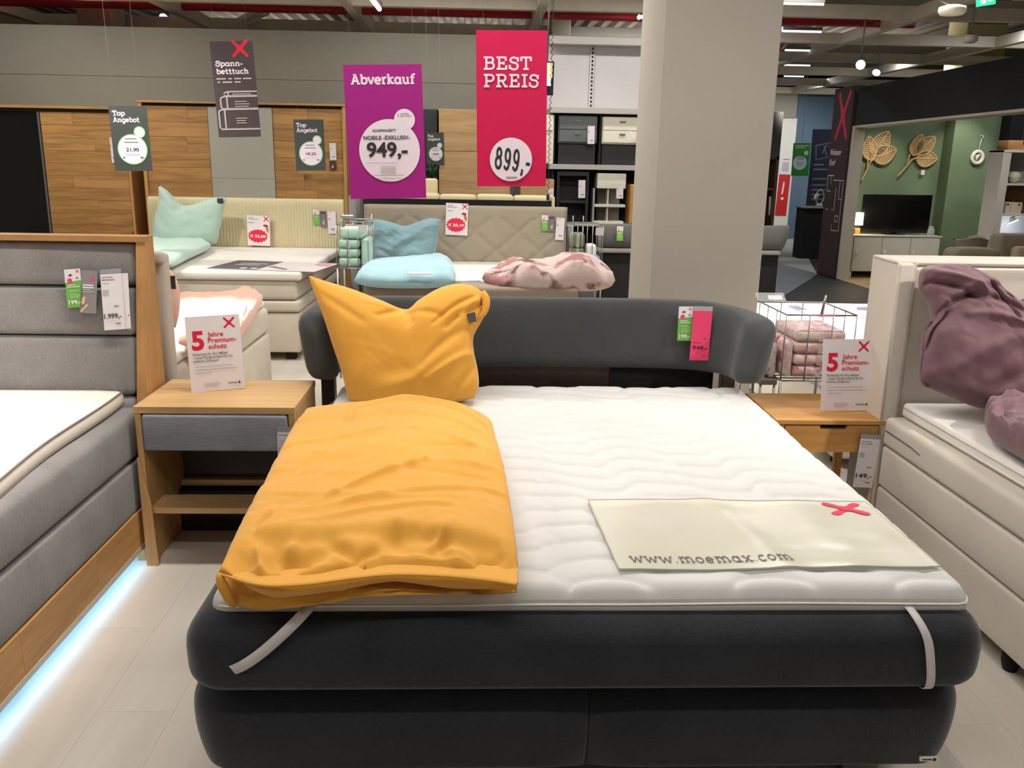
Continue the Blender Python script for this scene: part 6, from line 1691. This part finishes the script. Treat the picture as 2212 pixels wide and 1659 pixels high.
# navy banner wall and black plinth with a metal ring ornament
YB = 16.4
n0, n1 = aty(1757, 300, YB), aty(1815, 300, YB)
t = thing('banner', 'navy printed banner wall with faint white lettering', 'banner', (n0.x, YB, 0))
box('board', n0.x, n1.x, YB, YB + .05, 0, aty(1770, 279, YB).z, mat('navy', (34, 38, 58), .7), t)
cc = Card('banner_print', 'faint banner print', 'x', aty(1757, 280, YB - .006), aty(1812, 280, YB - .006), aty(1742, 450, YB - .006), MATS['navy'], .003, part_of=t)
m_fnt = mat('print_faint', (104, 112, 130), .6)
cc.line([[(.18, .80), (.72, .84), (.76, .66), (.22, .62), (.18, .80)], [(.45, .70), (.62, .82)], [(.50, .80), (.62, .68)]], .02, m_fnt, 'print_drawing')
cc.bars([(.15, .55, .56), (.15, .85, .50), (.15, .75, .38), (.15, .9, .30), (.15, .8, .24), (.15, .85, .18), (.15, .6, .12)], m_fnt, hh=.01)
p0, p1 = aty(1734, 446, 16.0), aty(1785, 446, 16.0)
t = thing('display_plinth', 'black display plinth carrying a ring ornament', 'plinth', (p0.x, 16, 0))
box('body', p0.x + .03, p1.x, 16.0, 16.38, 0, p0.z - .03, m_black, t); box('top', p0.x, p1.x + .02, 15.96, 16.38, p0.z - .03, p0.z, mat('plinth_top', (150, 146, 132), .5), t)
o0 = aty(1776, 430, 15.98)
t = thing('ring_ornament', 'silver ring ornament with leaves on the black plinth', 'ornament', (o0.x, 15.98 + .1, p0.z))
yy = 16.1; cc0 = Vector((o0.x, yy, p0.z + .17))
tube('ring', [(cc0.x + .075 * math.cos(a), yy, cc0.z + .125 * math.sin(a)) for a in [2 * math.pi * k / 28 for k in range(28)]], .011, mat('silver', (196, 192, 176), .35, metal=.6), t, 8, True)
for k in range(5):
    a = 1.2 + k * .55; tube('leaf', [cc0 + Vector((-.06, 0, -.06)), cc0 + Vector((-.05 + .06 * math.cos(a), 0, .0 + .06 * math.sin(a)))], [.004, .016], MATS['silver'], t, 6)
rbox('foot', cc0.x - .06, cc0.x + .06, yy - .04, yy + .04, p0.z, p0.z + .045, .012, MATS['silver'], t, 2)

# ---- tv board, tv, lamp, jar
YT = 13.15
x0, x1, zt_ = aty(1838, 505, YT).x, aty(2034, 520, YT).x, .655
t = thing('tv_board', 'white sideboard on slim legs under the television', 'sideboard', ((x0 + x1) / 2, YT, 0))
m_tvw = mat('sideboard_white', (206, 202, 188), .5, .02)
box('body', x0 + .03, x1 - .01, YT + .02, YT + .42, .10, .635, m_tvw, t); box('top', x0, x1, YT - .01, YT + .44, .635, zt_, m_tvw, t)
for k in range(3):
    a, b = x0 + .06 + (x1 - x0 - .09) * k / 3, x0 + .06 + (x1 - x0 - .09) * (k + 1) / 3
    d = box('door', a + .004, b - .004, YT, YT + .02, .11, .625, m_tvw, t)
    tube('handle', [(a + .05, YT - .02, .33), (a + .045, YT - .025, .38), (a + .05, YT - .02, .43)], .008, m_white, d, 6)
for x in (x0 + .06, x1 - .06):
    for y in (YT + .03, YT + .38): box('leg', x - .02, x + .02, y - .02, y + .02, 0, .10, m_tvw, t)
t = thing('television', 'flat black television on the white sideboard', 'television', (6.35, YT + .2, zt_))
q0, q1 = aty(1866, 419, YT + .2), aty(2003, 504, YT + .2)
rbox('screen', q0.x, q1.x, YT + .18, YT + .22, zt_ + .03, q0.z, .006, mat('tv_black', (10, 10, 11), .25), t, 1)
box('stand', (q0.x + q1.x) / 2 - .15, (q0.x + q1.x) / 2 + .15, YT + .12, YT + .30, zt_, zt_ + .012, m_black, t); box('neck', (q0.x + q1.x) / 2 - .04, (q0.x + q1.x) / 2 + .04, YT + .19, YT + .215, zt_ + .012, zt_ + .04, m_black, t)
lx_ = aty(1854, 470, YT + .2); t = thing('table_lamp', 'small lit table lamp left of the television', 'lamp', (lx_.x, YT + .2, zt_))
z0, z1 = aty(1853, 486, YT + .2).z, aty(1853, 459, YT + .2).z
lathe('shade', [(.078, z0 - zt_), (.074, z1 - zt_)], (lx_.x, YT + .2, zt_), mat('shade_glow', (255, 226, 176), .6, emit=6), t, 20)
rbox('base', lx_.x - .05, lx_.x + .035, YT + .15, YT + .25, zt_, zt_ + .09, .01, mat('lamp_wood', (190, 140, 86), .6), t, 2)
tube('stem', [(lx_.x, YT + .2, zt_ + .09), (lx_.x, YT + .2, z0)], .008, m_black, t, 6)
l = bpy.data.lights.new('table_lamp_light', 'POINT'); l.energy = 5; l.color = (1, .78, .5); l.shadow_soft_size = .05
lo = bpy.data.objects.new('table_lamp_light', l); COL.objects.link(lo); lo.location = (lx_.x, YT + .02, zt_ + .28)
jx = aty(2010, 498, YT + .2); t = thing('glass_jar', 'small glass jar right of the television', 'jar', (jx.x, YT + .2, zt_))
lathe('jar', [(.055, 0), (.065, .03), (.06, .09), (.04, .11)], (jx.x, YT + .2, zt_), glass('jar_glass', (200, 220, 205), .05, .55), t, 16); lathe('lid', [(.045, .11), (.045, .13), (.01, .14)], (jx.x, YT + .2, zt_), glass('jar_glass'), t, 16)
for k, (xx, yy2, to, e) in enumerate(((7.0, 12.7, (7.35, 13.5, 1.7), 40), (6.0, 12.6, (6.2, 13.75, 1.2), 50))):
    spot((xx, yy2, 2.75), to, e, 60, .8, .04)

# ---- rattan leaf ornaments on the green wall
m_rat = mat('rattan', (206, 172, 118), .7, .08)
def leaf(parent, tip, base, width, Y):
    """rattan leaf: rim, midrib and slats between"""
    A, B = aty(*base, Y), aty(*tip, Y); d = B - A; L = d.length; d.normalize(); s = Vector((d.z, 0, -d.x))
    def half(t): return width * L * math.sin(math.pi * min(1, t ** .8)) ** .75
    g = G(); n = 16
    rim = [A + d * L * t + s * half(t) for t in [k / n for k in range(n + 1)]] + [A + d * L * t - s * half(t) for t in [k / n for k in range(n - 1, 0, -1)]]
    g.tube(rim, .013, 5, True)
    o = g.build('leaf', m_rat, parent, True)
    tube('midrib', [A, B], .009, m_rat, o, 5)
    for k in range(1, 12):
        t = k / 13; c_ = A + d * L * t
        for sg in (-1, 1):
            t2 = min(.97, t + .10); e_ = A + d * L * t2 + s * sg * half(t2)
            w = d * .010
            mesh('slat', [c_ - w, c_ + w, e_ + w, e_ - w, c_ - w + Vector((0, .005, 0)), c_ + w + Vector((0, .005, 0)), e_ + w + Vector((0, .005, 0)), e_ - w + Vector((0, .005, 0))],
                 [[0, 1, 2, 3], [7, 6, 5, 4], [0, 4, 5, 1], [2, 6, 7, 3], [1, 5, 6, 2], [0, 3, 7, 4]], m_rat, o)
YL = 13.70
for lb, stem, leaves in (('woven rattan leaf spray, the one nearer the brown end wall', [(1861, 390), (1872, 368), (1880, 350), (1888, 344)], [((1877, 294), (1880, 346), .30), ((1920, 284), (1885, 336), .33), ((1936, 322), (1888, 344), .38)]),
                         ('woven rattan leaf spray above the television', [(1938, 382), (1958, 360), (1970, 345), (1982, 340)], [((1992, 290), (1972, 336), .30), ((2020, 296), (1980, 332), .33), ((2025, 342), (1980, 344), .36)])):
    P = [aty(a, b, YL) for a, b in stem]
    t = thing('wall_ornament', lb, 'wall ornament', P[0], 'rattan leaves on the green wall')
    tube('stem', curve(P, 10), .013, m_rat, t, 6); tube('stem', [P[1], aty(stem[2][0] - 4, stem[2][1] - 12, YL)], .010, m_rat, t, 6)
    for (tip, bs, w) in leaves: leaf(t, tip, bs, w, YL)
    if stem[0][0] > 1900:
        q = aty(1993, 372, YL); box('price_tag', q.x - .028, q.x + .028, YL - .01, YL - .006, q.z - .04, q.z + .035, m_card, t, bev=0)
q = aty(2113, 340, 13.40); t = thing('wall_ornament', 'round white ring ornament hanging on the green pier', 'wall ornament', q)
tube('ring', [(q.x + .082 * math.cos(a), 13.42, q.z + .088 * math.sin(a)) for a in [2 * math.pi * k / 30 for k in range(30)]], .028, mat('orn_white', (226, 224, 204), .6), t, 8, True)
lathe('disc', [(.001, 0), (.001, .001)], q, m_gtxt, t, 6)
g = G(); n = 28; v = [(q.x + .06 * math.cos(2 * math.pi * k / n), 13.43, q.z + .065 * math.sin(2 * math.pi * k / n)) for k in range(n)]
mesh('back_disc', v + [(a, 13.445, c_) for a, b, c_ in v], [list(range(n)), list(range(n, 2 * n))[::-1]] + [[k, k + n, (k + 1) % n + n, (k + 1) % n] for k in range(n)], mat('orn_grey', (96, 100, 92), .6), t)
for k in (-1, 0, 1): tube('leaf', [(q.x - .01, 13.425, q.z - .05), (q.x + .03 * k, 13.425, q.z + .045)], [.004, .012], MATS['orn_white'], t, 6)
h0 = aty(2121, 296, 13.42); tube('cord', [(q.x + .005, 13.42, q.z + .10), (h0.x, 13.42, h0.z - .03)], .007, MATS['orn_white'], t, 6)
tube('hook', [(h0.x + .022 * math.cos(a), 13.42, h0.z + .022 * math.sin(a)) for a in [-1.6 + .45 * k for k in range(11)]], .006, MATS['orn_white'], t, 6)

# ---- white shelf with things, settee, armchair
YH = 11.6
def hx(px, py=400): return aty(px, py, YH).x
def hz_(py, px=2180): return aty(px, py, YH).z
t = thing('bookshelf', 'white open bookshelf at the right picture edge', 'shelf', (hx(2185), YH, 0))
m_shw = mat('shelf_white', (196, 194, 188), .5, .02); m_shb = mat('shelf_back', (142, 140, 142), .6, .02)
x0, x1, zt_ = hx(2158), hx(2158) + 1.1, hz_(324)
box('side', x0, x0 + .11, YH, YH + .34, 0, zt_, m_shw, t); box('side', x1 - .04, x1, YH, YH + .34, 0, zt_, m_shw, t)
box('top', x0, x1, YH - .01, YH + .34, zt_ - .03, zt_, m_shw, t); box('back', x0 + .11, x1 - .04, YH + .32, YH + .34, .1, zt_ - .03, m_shb, t)
zs = (hz_(396), hz_(462), hz_(520), .08)
for z in zs: box('shelf_board', x0 + .11, x1 - .04, YH + .01, YH + .32, z - .028, z, m_shw, t)
xi = x0 + .11
b = thing('cardboard_box', 'brown cardboard box on top of the white bookshelf', 'box', (xi + .15, YH + .15, zt_)); m_crd = mat('cardboard', (168, 122, 74), .8, .05)
rbox('carton', x0 + .06, x0 + .26, YH + .03, YH + .28, zt_ + .001, zt_ + .125, .004, m_crd, b, 1); box('flap', x0 + .26, x0 + .50, YH + .03, YH + .28, zt_ + .001, zt_ + .07, m_crd, b)
o = thing('ceramic_globe', 'pale green ribbed ceramic globe on the upper shelf board', 'ornament', (hx(2203), YH + .14, zs[0])); lathe('globe', [(.03, 0), (.06, .02), (.078, .06), (.08, .085), (.07, .12), (.045, .145), (.015, .152)], (hx(2203), YH + .14, zs[0]), mat('celadon', (196, 198, 172), .5), o, 16); tube('band', [(hx(2203) + .081 * math.cos(a), YH + .14 + .081 * math.sin(a), zs[0] + .08) for a in [2 * math.pi * k / 24 for k in range(24)]], .004, MATS['celadon'], o, 6, True)
o = thing('figurine', 'small dark figurine beside the ceramic globe', 'ornament', (hx(2183), YH + .12, zs[0])); lathe('base', [(.035, 0), (.03, .02)], (hx(2182), YH + .12, zs[0]), m_shw, o, 12); lathe('body', [(.015, .02), (.03, .05), (.02, .08), (.028, .10), (.01, .13)], (hx(2182), YH + .12, zs[0]), mat('bronze', (92, 84, 74), .4, metal=.4), o, 12)
bx_ = hx(2176, 440)
for k in range(2):
    o = thing('storage_box', 'white storage box, %s of the pair on the middle shelf board' % ('left', 'right')[k], 'box', (bx_ + .08 + .13 * k, YH + .1, zs[1]), 'white boxes on the shelf')
    a = bx_ + (.005 if k == 0 else .075); w = .065 if k == 0 else .15
    box('body', a, a + w, YH + .03, YH + .2, zs[1] + .001, zs[1] + .155 - .004 * k, mat('box_ivory', (206, 196, 184), .6), o)
    box('label_plate', a + w - .055, a + w - .03, YH + .027, YH + .0295, zs[1] + .11, zs[1] + .135, INK, o, bev=0)
o = thing('wicker_tray', 'round brown wicker tray leaning at the back of the middle shelf', 'tray', (hx(2225, 420), YH + .25, zs[1])); cx_, cz_ = hx(2226, 420), zs[1] + .17
for k in range(6): tube('wicker_ring', [(cx_ + (.03 + .027 * k) * math.cos(a), YH + .27, cz_ + (.03 + .027 * k) * math.sin(a)) for a in [2 * math.pi * q_ / 30 for q_ in range(30)]], .014, mat('wicker', (122, 88, 44), .8, .15), o, 6, True)
o = thing('desk_lamp', 'white desk lamp shining on the lower shelf board', 'lamp', (hx(2172, 510), YH + .1, zs[2])); bx2 = hx(2170, 510); hp = aty(2190, 478, YH + .08)
lathe('base', [(.05, 0), (.05, .012)], (bx2, YH + .1, zs[2]), m_shw, o, 16); tube('arm', curve([(bx2, YH + .1, zs[2] + .01), (bx2 + .01, YH + .1, zs[2] + .12), hp + Vector((-.03, 0, .02))], 8), .006, m_shw, o, 6)
dh = Vector((.35, -.25, -.8)).normalized(); tube('head', [hp - dh * .07, hp], [.028, .055], m_shw, o, 14); tube('bulb', [hp, hp + dh * .01], .05, mat('bulb_cool', (235, 240, 255), .4, emit=18), o, 14)
l = bpy.data.lights.new('desk_lamp_light', 'POINT'); l.energy = 4; l.color = (.85, .92, 1); l.shadow_soft_size = .04
lo = bpy.data.objects.new('desk_lamp_light', l); COL.objects.link(lo); lo.location = hp + dh * .06
spot((6.6, 10.2, 2.9), (7.4, 11.7, 1.4), 60, 60, .8, .05)
f_sofa = fabric('sofa_taupe', (140, 128, 108), 700, .06)
s = thing('sofa', 'taupe upholstered sofa in front of the white bookshelf', 'sofa', (6.6, 9.5, 0)); YV = 9.6
def vx(px, py=530): return aty(px, py, YV).x
def vz(py, px=2150): return aty(px, py, YV).z
rbox('backrest', vx(2160), vx(2160) + 1.2, YV, YV + .25, .30, vz(506), .05, f_sofa, s, 4, 3, (0, .01, .01)); rbox('arm', vx(2030), vx(2128), YV - .35, YV - .05, .12, vz(534), .06, f_sofa, s, 4, 3, (0, .02, .02))
rbox('back_cushion', vx(2180), vx(2180) + .9, YV - .16, YV - .01, .45, vz(530), .05, fabric('sofa_light', (172, 158, 134), 700, .05), s, 4); rbox('seat', vx(2040), vx(2160) + 1.2, YV - .8, YV + .2, .12, .42, .05, f_sofa, s, 4)
for x in (vx(2050), vx(2160) + 1.1): tube('leg', [(x, YV - .6, 0), (x, YV - .6, .13)], .02, m_black, s, 8)
a = thing('armchair', 'tub armchair with pale seam behind the taupe sofa', 'armchair', (6.4, 10.6, 0)); YA = 10.6
ax0, ax1 = aty(2082, 530, YA).x, aty(2165, 530, YA).x; cxm, rr_ = (ax0 + ax1) / 2, (ax1 - ax0) / 2; zt_ = aty(2120, 519, YA).z
V, Fa = [], []; n = 28
for k in range(n + 1):
    an = math.pi * (1.15 + 1.2 * k / n) ; 
    for (r, z) in ((rr_ * .72, .12), (rr_ * 1.0, zt_ - .03), (rr_ * .98, zt_), (rr_ * .88, zt_), (rr_ * .84, zt_ - .04), (rr_ * .6, .42)):
        V.append((cxm + r * math.cos(an), YA + .35 + r * .9 * math.sin(an), z + .02 * math.sin(3 * an)))
for k in range(n):
    for q_ in range(5): Fa.append([k * 6 + q_, (k + 1) * 6 + q_, (k + 1) * 6 + q_ + 1, k * 6 + q_ + 1])
Fa += [[0, 1, 2, 3, 4, 5], [n * 6 + q_ for q_ in range(6)][::-1]]
mesh('shell', V, Fa, f_sofa, a, True); rbox('seat', cxm - rr_ * .6, cxm + rr_ * .6, YA + .1, YA + .65, .30, .44, .05, f_sofa, a, 3)
tube('piping', [V[k * 6 + 2] for k in range(n + 1)], .010, MATS['sofa_light'], a, 6)
for x in (cxm - .2, cxm + .2): tube('leg', [(x, YA + .3, 0), (x, YA + .3, .31)], .02, m_black, a, 8)
g0 = aty(2072, 517, 11.6); pt = thing('potted_plant', 'small green plant tucked beside the tub armchair', 'plant', (g0.x, 11.6, 0))
lathe('pot', [(.08, 0), (.11, .45), (.10, .45)], (g0.x, 11.6, 0), m_black, pt, 14); rr2 = random.Random(8); g_lf = mat('leaf_mid', (62, 92, 54), .6, .15)
tube('stem', [(g0.x, 11.6, .44), (g0.x, 11.6, g0.z)], .012, g_lf, pt, 6)
for k in range(12):
    an, L = rr2.uniform(0, 6.28), rr2.uniform(.08, .16); d = Vector((math.cos(an), math.sin(an) * .6, rr2.uniform(-.2, .5))).normalized(); p0 = Vector((g0.x, 11.6, g0.z - rr2.uniform(0, .12))); sd_ = Vector((0, 0, 1)).cross(d).normalized() * .025
    mesh('leaf', [p0, p0 + d * L * .5 + sd_, p0 + d * L, p0 + d * L * .5 - sd_], [[0, 1, 2, 3]], g_lf, pt)
